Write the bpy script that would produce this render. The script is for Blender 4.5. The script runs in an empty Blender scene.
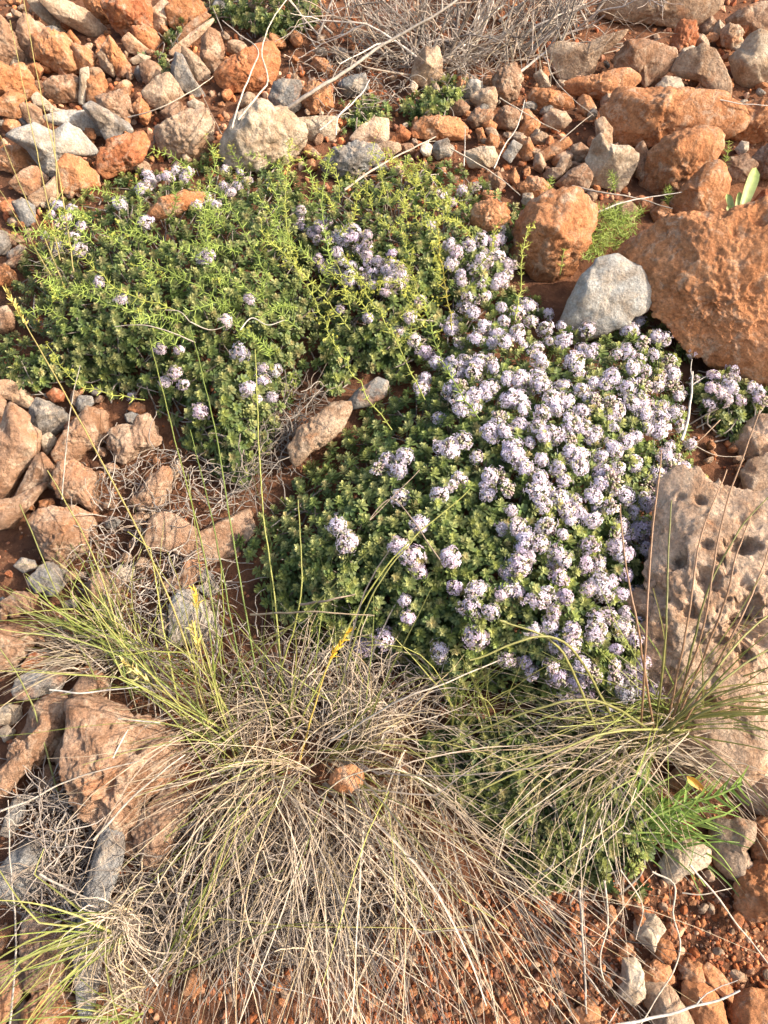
import bpy, math
import numpy as np

rng = np.random.default_rng(11)
sc = bpy.context.scene
COL = sc.collection

# ------------------------------------------------------------------ frames
# everything is laid out in the frame of a hillside: X to the right, V up the slope, N away from the slope
SLOPE = math.radians(25.0)
AX = np.array([1.0, 0, 0])
AV = np.array([0, math.cos(SLOPE), math.sin(SLOPE)])
AN = np.array([0, -math.sin(SLOPE), math.cos(SLOPE)])
M3 = np.stack([AX, AV, AN], axis=1)              # slope coords -> world
def W(p): return np.asarray(p, float) @ M3.T
UP = M3.T @ np.array([0, 0, 1.0])                # world up in slope coords

IW, IH = 768, 1024
VF = math.radians(66.0)
FPX = (IH / 2) / math.tan(VF / 2)
ALPHA = math.radians(62.0)
DIST = 0.80
FWD = np.array([0, math.cos(ALPHA), -math.sin(ALPHA)])
CUP = np.array([0, math.sin(ALPHA), math.cos(ALPHA)])
CAM = -DIST * FWD

def ray(px, py):
    px = np.asarray(px, float); py = np.asarray(py, float)
    d = (px - IW / 2)[..., None] / FPX * np.array([1.0, 0, 0]) + (IH / 2 - py)[..., None] / FPX * CUP + FWD
    return d
def at(px, py, h=0.0):
    """the point of the hillside at height h that the photo shows at (px, py)"""
    d = ray(px, py)
    k = (np.asarray(h, float) - CAM[2]) / d[..., 2]
    return CAM + d * k[..., None]
def mpp(px, py):
    p = at(px, py)
    return float(np.dot(p - CAM, FWD)) / FPX

# ------------------------------------------------------------------ noise
_perm = np.random.default_rng(3).permutation(512)
_grad = np.random.default_rng(4).normal(size=(512, 3)); _grad /= np.linalg.norm(_grad, axis=1)[:, None]
def perlin(p):
    p = np.asarray(p, float)
    i = np.floor(p).astype(int); f = p - i
    u = f * f * f * (f * (f * 6 - 15) + 10)
    out = 0.0
    for dx in (0, 1):
        for dy in (0, 1):
            for dz in (0, 1):
                h = _perm[(_perm[(_perm[(i[..., 0] + dx) & 511] + i[..., 1] + dy) & 511] + i[..., 2] + dz) & 511]
                g = _grad[h]
                d = f - np.array([dx, dy, dz])
                w = (u[..., 0] if dx else 1 - u[..., 0]) * (u[..., 1] if dy else 1 - u[..., 1]) * (u[..., 2] if dz else 1 - u[..., 2])
                out = out + w * (g * d).sum(-1)
    return out
def fbm(p, o=4, gain=0.5):
    a, s, r = 1.0, 1.0, 0.0
    for k in range(o):
        r = r + a * perlin(p * s + 17.3 * k); a *= gain; s *= 2.03
    return r
def ridged(p, o=3):
    a, s, r = 1.0, 1.0, 0.0
    for k in range(o):
        r = r + a * (1 - 2.2 * np.abs(perlin(p * s + 9.1 * k))); a *= 0.5; s *= 2.1
    return r

# ------------------------------------------------------------------ mesh helpers
class MB:
    """collects triangles / quads with a colour per vertex (all in slope coords)"""
    def __init__(s): s.v = []; s.f = []; s.c = []; s.m = []; s.n = 0
    def add(s, v, f, c, mi=0):
        v = np.asarray(v, float).reshape(-1, 3); f = np.asarray(f, int)
        c = np.asarray(c, float)
        if c.ndim == 1: c = np.tile(c, (len(v), 1))
        s.v.append(v); s.f.append(f + s.n); s.c.append(c); s.m.append(np.full(len(f), mi)); s.n += len(v)
    def mesh(s, name, mats, origin, smooth=True):
        me = bpy.data.meshes.new(name)
        v = np.concatenate(s.v); c = np.concatenate(s.c)
        v = W(v) - W(origin)
        loops = np.concatenate([f.ravel() for f in s.f])
        sizes = np.concatenate([np.full(len(f), f.shape[1]) for f in s.f])
        starts = np.concatenate([[0], np.cumsum(sizes)[:-1]])
        me.vertices.add(len(v)); me.vertices.foreach_set('co', v.ravel().astype(np.float32))
        me.loops.add(len(loops)); me.loops.foreach_set('vertex_index', loops.astype(np.int32))
        me.polygons.add(len(sizes)); me.polygons.foreach_set('loop_start', starts.astype(np.int32))
        me.polygons.foreach_set('loop_total', sizes.astype(np.int32))
        me.polygons.foreach_set('material_index', np.concatenate(s.m).astype(np.int32))
        me.polygons.foreach_set('use_smooth', np.full(len(sizes), smooth))
        ca = me.color_attributes.new('tint', 'FLOAT_COLOR', 'POINT')
        ca.data.foreach_set('color', np.concatenate([c[:, :3], np.ones((len(c), 1))], 1).ravel().astype(np.float32))
        me.update(); me.validate()
        for m in mats: me.materials.append(m)
        return me

def link(name, me, parent=None, loc=None):
    o = bpy.data.objects.new(name, me); COL.objects.link(o)
    if loc is not None: o.location = loc
    if parent is not None: o.parent = parent
    return o
def tag(o, label, cat, group=None):
    o['label'] = label; o['category'] = cat
    if group: o['group'] = group
    return o
def thing(name, label, cat, origin, group=None):
    o = link(name, None, None, W(origin)); o.empty_display_size = 0.02
    return tag(o, label, cat, group)
def part(name, mb, mats, root, origin, smooth=True):
    """a mesh of its own under its thing (root stands at origin)"""
    return link(name, mb.mesh(name, mats, origin, smooth), root)

def in_poly(px, py, poly):
    px = np.asarray(px, float); py = np.asarray(py, float)
    inside = np.zeros(px.shape, bool)
    n = len(poly)
    for i in range(n):
        x1, y1 = poly[i]; x2, y2 = poly[(i + 1) % n]
        cond = ((y1 > py) != (y2 > py)) & (px < (x2 - x1) * (py - y1) / ((y2 - y1) + 1e-9) + x1)
        inside ^= cond
    return inside
def poly_dist(px, py, poly):
    px = np.asarray(px, float); py = np.asarray(py, float)
    best = np.full(px.shape, 1e9)
    n = len(poly)
    for i in range(n):
        a = np.array(poly[i], float); b = np.array(poly[(i + 1) % n], float)
        ab = b - a; L = (ab ** 2).sum() + 1e-9
        t = np.clip(((px - a[0]) * ab[0] + (py - a[1]) * ab[1]) / L, 0, 1)
        best = np.minimum(best, np.hypot(px - a[0] - t * ab[0], py - a[1] - t * ab[1]))
    return best
def scatter(poly, step, jit=0.48):
    P = np.array(poly, float); lo = P.min(0); hi = P.max(0)
    xs, ys = np.meshgrid(np.arange(lo[0], hi[0] + step, step), np.arange(lo[1], hi[1] + step * 0.87, step * 0.87))
    xs = xs + (np.arange(xs.shape[0]) % 2)[:, None] * step / 2
    xs = (xs + rng.uniform(-jit, jit, xs.shape) * step).ravel(); ys = (ys + rng.uniform(-jit, jit, ys.shape) * step).ravel()
    k = in_poly(xs, ys, poly)
    return xs[k], ys[k]
def unit(v): 
    v = np.asarray(v, float); return v / (np.linalg.norm(v, axis=-1, keepdims=True) + 1e-12)

def ico(sub):
    import bmesh
    bm = bmesh.new(); bmesh.ops.create_icosphere(bm, subdivisions=sub, radius=1.0)
    bm.verts.ensure_lookup_table()
    v = np.array([x.co[:] for x in bm.verts]); f = np.array([[y.index for y in x.verts] for x in bm.faces])
    bm.free(); return v / np.linalg.norm(v, axis=1)[:, None], f
ICO = {k: ico(k) for k in (1, 2, 3, 4, 5, 6, 7)}

# ------------------------------------------------------------------ materials
def nodes(name):
    m = bpy.data.materials.new(name); m.use_nodes = True
    nt = m.node_tree; nt.nodes.clear()
    def N(t, **kw):
        n = nt.nodes.new(t)
        for k, v in kw.items():
            if k.startswith('i_'):
                key = k[2:]; key = int(key) if key.isdigit() else key.replace('_', ' ')
                n.inputs[key].default_value = v
            else: setattr(n, k, v)
        return n
    def L(a, ao, b, bi): nt.links.new(a.outputs[ao], b.inputs[bi])
    return m, N, L
def mixc(N, blend='MIX'):
    return N('ShaderNodeMixRGB', blend_type=blend)

def stone_material():
    m, N, L = nodes('weathered_limestone')
    out = N('ShaderNodeOutputMaterial'); bs = N('ShaderNodeBsdfPrincipled', i_Roughness=0.92)
    bs.inputs['Specular IOR Level'].default_value = 0.18
    oi = N('ShaderNodeObjectInfo'); tc = N('ShaderNodeTexCoord')
    off = N('ShaderNodeVectorMath', operation='ADD'); sca = N('ShaderNodeMath', operation='MULTIPLY', i_1=37.0)
    L(oi, 'Random', sca, 0); L(tc, 'Object', off, 0); L(sca, 0, off, 1)
    def noise(scale, detail=6, rough=0.6, dist=0.0):
        n = N('ShaderNodeTexNoise', i_Scale=scale, i_Detail=detail, i_Roughness=rough, i_Distortion=dist); L(off, 0, n, 'Vector'); return n
    def ramp(src, a, b, out_='Fac'):
        r = N('ShaderNodeMapRange', i_1=a, i_2=b); L(src, out_, r, 0); return r
    # broad tonal patches of the stone itself
    n1 = noise(38, 7, 0.62, 0.4); r1 = ramp(n1, 0.38, 0.62)
    dark = mixc(N, 'MULTIPLY'); dark.inputs[0].default_value = 1; dark.inputs[2].default_value = (0.66, 0.56, 0.48, 1); L(oi, 'Color', dark, 1)
    c1 = mixc(N); L(r1, 0, c1, 0); L(dark, 0, c1, 1); L(oi, 'Color', c1, 2)
    # pale mineral crust
    n4 = noise(55, 8, 0.7, 0.8); r4 = ramp(n4, 0.50, 0.64)
    pk = N('ShaderNodeMath', operation='MULTIPLY', i_1=0.62); L(r4, 0, pk, 0)
    c4 = mixc(N); c4.inputs[2].default_value = (0.59, 0.46, 0.335, 1); L(pk, 0, c4, 0); L(c1, 0, c4, 1)
    # red earth clinging to it (amount: alpha of the object colour)
    n2 = noise(24, 8, 0.66, 0.6)
    al = N('ShaderNodeMath', operation='MULTIPLY_ADD', i_1=0.55, i_2=-0.36); L(oi, 'Alpha', al, 0)
    ad = N('ShaderNodeMath', operation='ADD'); L(n2, 'Fac', ad, 0); L(al, 0, ad, 1)
    r2 = N('ShaderNodeMapRange', i_1=0.42, i_2=0.60); L(ad, 0, r2, 0)
    m2 = N('ShaderNodeMath', operation='MULTIPLY', i_1=0.85); L(r2, 0, m2, 0)
    n5 = noise(120, 5, 0.6)
    earth = mixc(N); earth.inputs[1].default_value = (0.40, 0.15, 0.062, 1); earth.inputs[2].default_value = (0.57, 0.26, 0.115, 1); L(n5, 'Fac', earth, 0)
    c2 = mixc(N); L(m2, 0, c2, 0); L(c4, 0, c2, 1); L(earth, 0, c2, 2)
    # grain
    n3 = noise(330, 4, 0.7); r3 = N('ShaderNodeMapRange', i_1=0.3, i_2=0.7, i_3=0.62, i_4=1.2); L(n3, 'Fac', r3, 0)
    c3 = mixc(N, 'MULTIPLY'); c3.inputs[0].default_value = 1; L(c2, 0, c3, 1); L(r3, 0, c3, 2)
    L(c3, 0, bs, 'Base Color')
    b1 = N('ShaderNodeBump', i_Strength=1.0, i_Distance=0.008); L(noise(95, 9, 0.68), 'Fac', b1, 'Height')
    b2 = N('ShaderNodeBump', i_Strength=0.55, i_Distance=0.0016); L(noise(420, 5, 0.7), 'Fac', b2, 'Height'); L(b1, 0, b2, 'Normal')
    L(b2, 0, bs, 'Normal'); L(bs, 0, out, 0)
    return m

def soil_material():
    m, N, L = nodes('red_soil')
    out = N('ShaderNodeOutputMaterial'); bs = N('ShaderNodeBsdfPrincipled', i_Roughness=0.97)
    bs.inputs['Specular IOR Level'].default_value = 0.1
    tc = N('ShaderNodeTexCoord')
    def noise(scale, detail=6, rough=0.6):
        n = N('ShaderNodeTexNoise', i_Scale=scale, i_Detail=detail, i_Roughness=rough); L(tc, 'Object', n, 'Vector'); return n
    a = mixc(N); a.inputs[1].default_value = (0.075, 0.036, 0.022, 1); a.inputs[2].default_value = (0.24, 0.108, 0.057, 1)
    r = N('ShaderNodeMapRange', i_1=0.35, i_2=0.68); L(noise(30, 9, 0.7), 'Fac', r, 0); L(r, 0, a, 0)
    b = mixc(N); b.inputs[2].default_value = (0.37, 0.21, 0.12, 1); L(a, 0, b, 1)
    r2 = N('ShaderNodeMapRange', i_1=0.60, i_2=0.72, i_4=0.7); L(noise(160, 5, 0.7), 'Fac', r2, 0); L(r2, 0, b, 0)
    L(b, 0, bs, 'Base Color')
    b1 = N('ShaderNodeBump', i_Strength=1.0, i_Distance=0.006); L(noise(140, 8, 0.7), 'Fac', b1, 'Height'); L(b1, 0, bs, 'Normal')
    L(bs, 0, out, 0); return m

def tint_material(name, rough=0.6, trans=0.0, spec=0.3, noise_amt=0.25, nscale=300, per_object=0.0):
    m, N, L = nodes(name)
    out = N('ShaderNodeOutputMaterial'); bs = N('ShaderNodeBsdfPrincipled', i_Roughness=rough)
    bs.inputs['Specular IOR Level'].default_value = spec
    at_ = N('ShaderNodeAttribute', attribute_name='tint'); tc = N('ShaderNodeTexCoord')
    n = N('ShaderNodeTexNoise', i_Scale=nscale, i_Detail=3); L(tc, 'Object', n, 'Vector')
    r = N('ShaderNodeMapRange', i_1=0.3, i_2=0.7, i_3=1 - noise_amt, i_4=1 + noise_amt); L(n, 'Fac', r, 0)
    c = mixc(N, 'MULTIPLY'); c.inputs[0].default_value = 1; L(at_, 'Color', c, 1); L(r, 0, c, 2)
    last = c
    if per_object:
        oi = N('ShaderNodeObjectInfo')
        c2 = mixc(N, 'MULTIPLY'); c2.inputs[0].default_value = 1
        L(c, 0, c2, 1); L(oi, 'Color', c2, 2); last = c2
    L(last, 0, bs, 'Base Color')
    if trans:
        t = N('ShaderNodeBsdfTranslucent'); L(last, 0, t, 'Color')
        mx = N('ShaderNodeMixShader', i_0=trans); L(bs, 0, mx, 1); L(t, 0, mx, 2); L(mx, 0, out, 0)
    else: L(bs, 0, out, 0)
    return m
STONE = stone_material(); SOIL = soil_material()
LEAF = tint_material('thyme_leaf', 0.5, 0.30, 0.35, 0.15, 600)
PETAL = tint_material('lilac_petal', 0.7, 0.35, 0.1, 0.08, 500, per_object=1)
STRAW = tint_material('dry_straw', 0.6, 0.18, 0.3, 0.22, 180)
BLADE = tint_material('green_blade', 0.5, 0.32, 0.35, 0.18, 180)
WOOD = tint_material('grey_dead_wood', 0.85, 0.0, 0.15, 0.3, 260)
CLOD = tint_material('earth_clod', 0.96, 0.0, 0.1, 0.3, 420)
# ------------------------------------------------------------------ stones
# class style thickness[lift] | outline seen in the photo | label
# classes: o orange, r rust, t tan, b brown, c cream, g grey, p pale grey, k pinkish tan (some rocks at left take a darker class, shade put into their colour) ; styles: f faceted, r rough, p pitted
ROCKS = """
br.8|0,22 5,18 12,27 18,42 26,60 24,66 10,67 -12,64 -14,26|brown slab at the left edge with a rounded top, upper end of the scree
bf.7|17,40 22,25 30,18 45,28 50,34 44,48 33,58 28,60 20,50|brown streaky block between the left edge slab and the rough orange rock
cf.5|27,-6 37,-2 48,11 58,21 63,33 55,32 45,22 35,12|long pale sliver of stone leaning down to the right, top left
tf.7|38,-4 60,-2 72,4 85,10 95,20 103,27 97,36 85,33 72,27 62,21 50,10|large smooth tan rock under the frame's top edge, beside the pale sliver
or.8|83,-8 105,-8 110,8 107,20 98,22 88,12|crumbly orange rock at the top edge behind the smooth tan rock
rr.9|107,8 112,-6 130,-8 150,-6 154,12 152,25 140,32 125,36 115,28|big upright terracotta rock at the top edge with vertical cracks
or.9|33,57 38,40 52,32 66,36 78,52 76,68 62,74 48,66|rough sunlit orange rock with a crumbly top, below the pale sliver
of.8|65,36 72,31 80,42 76,46|small orange stone perched behind the rough sunlit orange rock
of.8|76,47 88,48 97,58 92,68 80,75 77,66|smooth orange stone at the right end of the rough sunlit orange rock
or.9|104,48 112,38 120,50 126,60 124,72 114,74 106,60|jagged bright orange stone standing behind a tan cube
tf.9|98,55 104,51 112,58 118,66 112,76 103,70|tan cube shaped stone in front of the jagged bright orange stone
or.8|-10,62 0,60 12,68 22,66 32,78 34,92 20,98 5,95 -10,92|cracked orange rock at the left edge below the rounded brown slab
of.7|-8,100 3,98 12,92 25,96 20,115 10,117 -8,113|light orange wedge at the left edge above a row of small stones
bf.8|22,106 32,104 42,110 43,122 30,128 24,118|dull orange stone left of the pale grey boulder's top
bf.7|45,84 55,78 75,76 83,82 78,100 55,102 45,95|squared brown block with a pale top edge, below the rough sunlit orange rock
cf.6|33,98 40,93 50,103 62,115 58,118 45,110 35,105|thin cream flake lying in front of the squared brown block
cf.6|82,72 92,70 88,88 82,104 76,102 80,86|upright cream splinter right of the squared brown block
or.8|88,80 105,74 108,86 98,102 86,100 86,90|broken orange lump right of the upright cream splinter
br.7|98,98 112,95 128,90 132,108 125,122 110,116 100,108|rough rusty brown lump above the bluish grey slab
gf.6|85,108 95,103 110,112 128,123 132,130 118,142 104,140 98,128|bluish grey slab with white flecks near the pale grey boulder
pf.6|45,117 58,114 75,112 85,112 95,120 100,128 98,138 80,130 60,126 48,122|pale flat slab lying on the back of the pale grey boulder
pf.75|12,138 22,132 40,128 55,133 68,127 82,134 94,147 97,152 88,158 75,155 60,165 50,176 42,174 38,165 30,150 20,143|large pale grey boulder with a white sunlit face, upper left
of.8|60,165 68,155 82,158 95,172 98,185 80,194 60,190|arched tan orange stone just below the pale grey boulder, above the thyme
or.7|-8,155 0,152 15,146 28,146 35,158 33,170 15,172 -6,168|crumbly orange lump at the left edge beside the pale grey boulder
bf.6|10,183 25,170 38,168 48,178 42,188 28,195 15,190|flat brown slab under the pale grey boulder's left end
tf.6|28,196 45,186 58,175 60,192 50,202 35,206|narrow tan slab tilted against the flat brown slab
gf.7|14,202 25,200 36,206 34,220 26,228 20,222|small grey stone at the upper left rim of the thyme
rr.8|100,155 110,142 128,136 145,134 150,145 140,160 120,172 105,178 98,168|clotted lump of red earth and stone right of the pale grey boulder
gf.7|-8,232 0,230 8,232 10,245 4,254 -8,254|grey stone cut by the left edge, level with the upper thyme
bf.7|8,234 22,236 24,242 12,246 6,242|small brown stone at the left rim of the thyme, above a grey one
gf.6|8,252 22,244 27,248 14,258 7,258|small smooth grey stone at the left rim of the thyme
bf.7|5,264 12,258 24,253 22,262 14,268|small dark brown stone pushed under the left rim of the thyme
of.7|-6,270 0,268 6,263 14,272 16,280 8,286 -6,286|orange tan stone at the left edge beside the thyme
bf.7|-6,312 0,308 8,305 14,315 13,328 4,334 -6,332|rounded brown stone at the left edge under the grass spike
rf.7|32,330 38,315 44,320 43,334|tiny reddish stone showing through the left thyme
kf.7|153,10 165,2 174,6 172,20 158,32 150,28|pinkish grey stone right of the upright terracotta rock
of.7|168,10 180,-2 200,2 207,12 195,24 180,32 168,24|sunlit orange stone at the top behind the pale thyme sprigs
rr.8|132,28 145,27 156,33 160,40 155,48 145,48 135,42|rusty rounded rock at the foot of the upright terracotta rock
tf.6|122,40 130,33 140,42 150,50 140,55 128,52|small tan stone below left of the rusty rounded rock
cf.5|130,60 140,54 152,57 145,62 134,64|small flat cream chip below the rusty rounded rock
bf.8|140,65 150,61 160,66 165,74 155,80 145,84 141,75|square reddish brown block above the round grey tan rock
kf.5|167,50 175,44 195,31 215,20 214,25 198,38 180,50 170,55|long grizzled slab, like a plank, lying below the pale thyme sprigs
bf.5|174,36 190,23 208,14 212,18 195,29 178,41|dark brown slab lying just above the long grizzled slab
bf.8|203,40 212,32 222,36 225,50 220,65 212,74 204,66 200,55|upright brown stone left of the big reddish rock under the twigs
tf.7|184,47 192,52 200,58 210,72 205,82 196,80 188,65 183,55|leaning tan stone below the long grizzled slab
gf.6|175,72 180,58 186,60 192,75 202,90 205,97 195,97 180,88 175,80|narrow grey tan stone leaning right of the round grey tan rock
rr.8|212,74 222,64 240,55 252,50 270,48 278,60 276,75 268,85 250,88 232,89 218,83|big reddish orange rock below the dry twigs, top left of centre
tf.7|142,92 148,86 158,78 170,76 178,85 183,95 170,103 158,107 148,103|round flat grey tan rock crossed by a thin curved stalk
cf.6|188,103 195,99 204,104 202,111 190,108|small cream chip below the narrow grey tan stone
br.7|160,112 178,102 188,110 182,120 168,122|brown clod under the thin curved stalk
or.8|132,105 142,98 150,108 145,116 134,114|small orange clod left of the round grey tan rock
tr.7|160,127 180,117 205,113 215,125 210,145 195,158 170,157 160,147|crumbly tan orange rock left of the big cream boulder
cr.75|222,150 225,135 236,118 248,112 262,104 270,107 275,111 288,112 302,125 307,142 295,150 285,160 262,168 240,167 228,162|big sunlit cream boulder stained orange, at the upper rim of the thyme
gf.8|268,98 275,85 285,82 300,83 303,95 300,108 290,112 278,110|lichen grey rock behind the big cream boulder, under the thick branch
or.8|303,90 315,84 330,88 332,105 322,112 308,112 302,100|rock with a bright orange broken face, right of the lichen grey one
cf.6|298,120 315,117 335,118 340,130 330,140 312,138 304,130|flat whitish rock right of the big cream boulder
gf.7|338,85 345,78 365,75 370,88 362,95 345,97|shaded grey rock under the dead shrub
kf.7|350,137 360,127 375,120 385,122 389,138 388,143 370,141 355,143|lichen spotted pinkish rock below the small yellow green plant
gr.7|322,162 335,150 350,145 365,143 378,150 384,158 370,166 358,176 340,180 325,172|grey rock with an orange broken end, at the upper rim of the thyme
tf.6|368,147 385,142 400,143 402,150 390,157 378,152|brown flat stone below the lichen spotted pinkish rock
rr.8|390,140 400,126 411,133 408,140 398,143|small jagged rust stone left of the long orange one
or.8|412,128 420,118 440,117 455,121 463,128 461,137 448,138 430,138 415,136|long loaf shaped orange stone at the top centre
gf.7|430,150 436,142 447,139 453,148 450,155 438,158|grey stone tucked under the long loaf shaped orange stone
tf.8|410,80 415,60 425,50 437,52 443,68 440,80 425,86|rounded tan rock in the shade of the dead shrub
bf.8|448,110 452,102 462,100 470,107 466,114 455,115|small round brown stone right of the green plant at top centre
pf.7|462,90 470,80 482,82 484,92 474,98 464,98|pale grey stone at the right foot of the dead shrub
tr.8|470,98 480,90 495,88 498,100 492,112 478,110|furrowed tan stone below the pale grey stone near the shrub
br.8|466,120 475,110 490,110 494,118 486,128 472,128|reddish brown stone right of the long loaf shaped orange stone
br.8|494,118 503,108 516,108 522,118 514,128 498,128|dark orange rounded stone crossed by a white straw
of.9|482,124 490,120 497,125 494,134 486,131|little egg shaped orange stone below the reddish brown one
of.8|475,130 482,128 486,138 479,141|little dark orange stone left of the egg shaped one
of.8|485,141 490,134 499,137 498,148 490,150|orange pebble under the egg shaped stone
of.8|518,130 525,122 535,118 540,124 536,134 526,136|smooth orange stone right of the white straw's upper half
tf.7|530,138 540,132 548,136 546,144 534,144|tan stone below the smooth orange stone by the white straw
pf.3|502,156 512,141 522,146 511,163|thin flat pale grey chip beside the white straw
of.8|520,141 528,138 535,150 533,158 524,160 518,152|upright orange stone right of the thin flat pale chip
cf.7|464,152 480,147 492,148 500,158 490,167 470,167|cream stone half covered by sprigs at the upper rim of the thyme
br.8|488,176 498,172 506,185 500,192 490,187|dark reddish clod at the upper rim of the thyme
of.8|508,178 514,168 520,178 517,188|narrow orange stone right of the dark reddish clod
or.7|520,186 530,176 545,180 553,190 545,199 525,197|crumbly orange stone behind the rough orange boulder in the thyme
br.8|492,80 500,70 515,66 522,80 518,98 505,102 496,95|furrowed brown orange rock below the right end of the dead shrub
or.8|527,95 535,89 555,92 570,97 573,106 555,110 540,109 530,103|long rough orange stone below the small cream stone, upper right of centre
tf.5|550,50 560,44 585,46 600,40 623,34 618,42 600,56 594,70 580,78 565,76 558,66|broad slab with a whitish broken front edge, right of the dead shrub
or.7|560,84 575,78 595,76 610,72 625,70 637,80 632,90 615,95 605,98 590,95 570,93|long sunlit orange rock below the broad slab
bf.8|616,68 618,55 625,43 640,42 655,45 668,55 673,62 665,72 655,80 648,85 640,75|smooth brown tan rock right of the broad slab
cf.8|533,75 540,70 548,78 552,86 540,88|small cream stone left of the long sunlit orange rock
of.8|577,102 583,96 590,98 597,108 590,115 578,113|small orange tan stone left of the rough orange grey boulder
tf.8|542,116 550,110 565,112 572,120 565,127 548,127|tan stone with orange sides under a curled stalk
tr.7|600,8 610,-4 640,-14 715,-14 720,5 710,15 700,22 680,23 640,19 615,17|long shaded tan boulder along the top edge, right half
rr.8|671,50 673,30 680,23 692,26 697,38 693,48 680,56 672,55|rust red stone under the long shaded tan boulder
tf.7|671,72 676,60 685,53 700,50 712,55 722,68 730,80 732,92 725,97 715,90 700,80 685,78|large light tan rock with a smooth humped top, top right
cf.75|730,58 738,50 745,38 755,33 768,38 782,55 780,72 765,83 748,83 738,75|pale notched rock at the right edge, top right
bf.7|727,20 740,10 760,4 782,4 782,26 765,36 750,33 735,28|brown tan rock at the top right corner
tr.8|720,31 728,24 740,28 743,40 735,48 724,45|rough orange tan stone left of the pale notched rock
bf.8|700,26 710,16 716,22 714,32 704,33|reddish brown stone right of the rust red one
cf.8|714,27 718,21 724,26 721,36 714,36|small cream pebble between two rough stones, top right
cf.6|655,86 665,78 680,80 685,92 672,96 660,93|cream wedge left below the large light tan rock
or.8|690,91 700,86 708,92 704,98 693,98|small brown orange stone in the hollow under the large light tan rock
or.8|604,110 610,98 625,92 645,95 665,92 690,95 712,98 722,110 722,122 715,130 695,134 680,138 660,143 640,142 625,144 610,137|rough crumbly boulder, grey crust over orange, upper right
or.55|722,112 740,106 768,102 790,105 790,132 760,141 740,141 725,131|flat bright orange rock at the right edge, upper right
or.9|645,182 648,165 655,150 662,141 680,132 700,130 716,136 718,150 712,163 700,176 690,190 680,195 660,194|big orange rock with a flat shaded face, below the rough crumbly boulder
of.95|672,202 685,185 700,168 712,163 720,168 727,180 726,195 715,208 700,219 690,223 680,216|wedge shaped rock with a grey top and bright orange side
br.8|754,158 762,148 775,138 790,148 790,172 768,176 757,171|rounded brown orange rock at the right edge above the broad leaved plant
cf.8|735,149 740,142 747,143 748,150 741,156|small cream stone by a green sprig, upper right
bf.7|722,170 730,158 745,156 755,165 750,178 735,183 724,181|brown orange rock behind the broad leaved plant
rf.8|755,202 762,190 790,190 790,216 760,214|rust stone at the right edge beside the broad leaved plant
cf.9|586,160 592,142 600,135 605,145 612,148 625,148 636,155 634,165 628,180 620,187 605,184 595,184 590,172|cream rock with a pointed tip and a scooped middle
tf.9|594,122 602,118 612,128 613,142 606,146 597,138|tan stone leaning behind the cream pointed rock
bf.8|634,152 641,142 647,152 648,165 645,182 636,174|upright brown stone between the cream pointed rock and the big orange rock
bf.8|555,184 570,170 583,164 592,175 588,190 570,192|smooth brown stone left below the cream pointed rock
tf.8|553,174 560,158 568,155 572,165 565,173 556,179|tan stone above left of the smooth brown stone
bf.8|570,146 580,143 588,150 586,160 575,165 570,156|reddish brown stone left of the cream pointed rock
of.7|538,154 550,146 565,140 571,145 560,153 545,161 538,163|long narrow orange stone tilted to the right, beside small tan ones
or.9|525,207 540,196 560,193 575,190 582,200 590,210 590,225 588,247 578,264 560,276 540,280 525,267 518,252 517,227|rough orange boulder rising out of the thyme, top centre right
tf.7|608,207 618,202 630,202 638,210 634,221 618,219|small tan stone in the green feathery patch
rf.8|630,201 640,196 650,198 655,208 645,213|small rust stone under the thin white stalk
of.8|650,212 662,202 672,210 668,221 655,221|small orange tan stone left of the wedge shaped rock
or.30|622,258 635,240 655,228 680,220 720,215 750,212 800,212 815,300 810,385 770,380 740,368 700,352 685,334 665,312 640,290|giant rough orange boulder filling the right edge above the white patch of flowers
pf.35.018|562,322 568,302 580,277 595,264 612,261 635,276 643,291 640,309 630,322 610,332 585,337|smooth pale grey rock with fine cracks, at the upper rim of the dense flowers
kf.8|735,442 745,427 760,418 790,412 795,455 760,461 745,457|rounded pinkish grey stone at the right edge below the small flower patch
tf.7|745,472 750,459 795,456 795,502 760,507 748,492|tan stone at the right edge below the rounded pinkish grey stone
tf.8|740,496 748,488 756,494 752,503 742,502|small tan pebble in the hollow behind the pitted boulder
kp.30|640,605 655,572 665,532 668,492 680,476 695,470 715,478 740,498 770,505 815,520 815,640 772,655 764,690 760,740 740,768 715,772 690,762 660,742 642,692 636,642|huge pitted pink cream boulder at the right edge, full of holes
of.8|758,722 762,692 775,680 800,700 795,764 768,764 758,750|orange rock at the right edge below the pitted boulder
bf.6|660,782 680,767 720,766 740,769 748,776 735,778 715,787 700,792 680,790|brown ledge of stone beneath the pitted boulder
kf.7|738,792 745,783 768,778 795,785 795,822 768,820 752,810 742,800|pinkish tan stone at the right edge above the cream orange rocks
cf.8|660,864 670,850 685,842 695,842 708,852 706,862 695,871 684,873 672,883 664,880|cream rock dappled with shadow, under the bright green leaves
tf.8|712,847 720,826 740,820 758,825 755,841 744,851 742,866 738,876 725,873 715,862|cream orange rock right of the bright green leaves
or.8|752,857 752,842 760,822 775,818 795,830 795,862 768,868|orange tan rock at the right edge on top of a rough orange one
or.9|735,906 738,886 750,871 770,866 795,870 795,908 765,915 745,916|rough orange rock at the right edge above the bare red soil
tf.8|741,856 748,850 752,865 748,873 740,867|small tan stone wedged left of the rough orange rock
cf.9|633,936 636,921 648,914 660,920 666,930 655,941 652,950 642,943|cream angular stone at the rim of the bare red soil
or.9|655,951 662,940 672,942 675,955 668,963 656,959|orange clod right below the cream angular stone
cf.8|618,994 622,976 626,963 638,962 645,975 642,996 630,1001|cream stone with an orange base, near the bottom edge
or.8|640,971 655,962 668,968 670,980 655,985 643,981|orange clod between the two cream stones near the bottom
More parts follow.
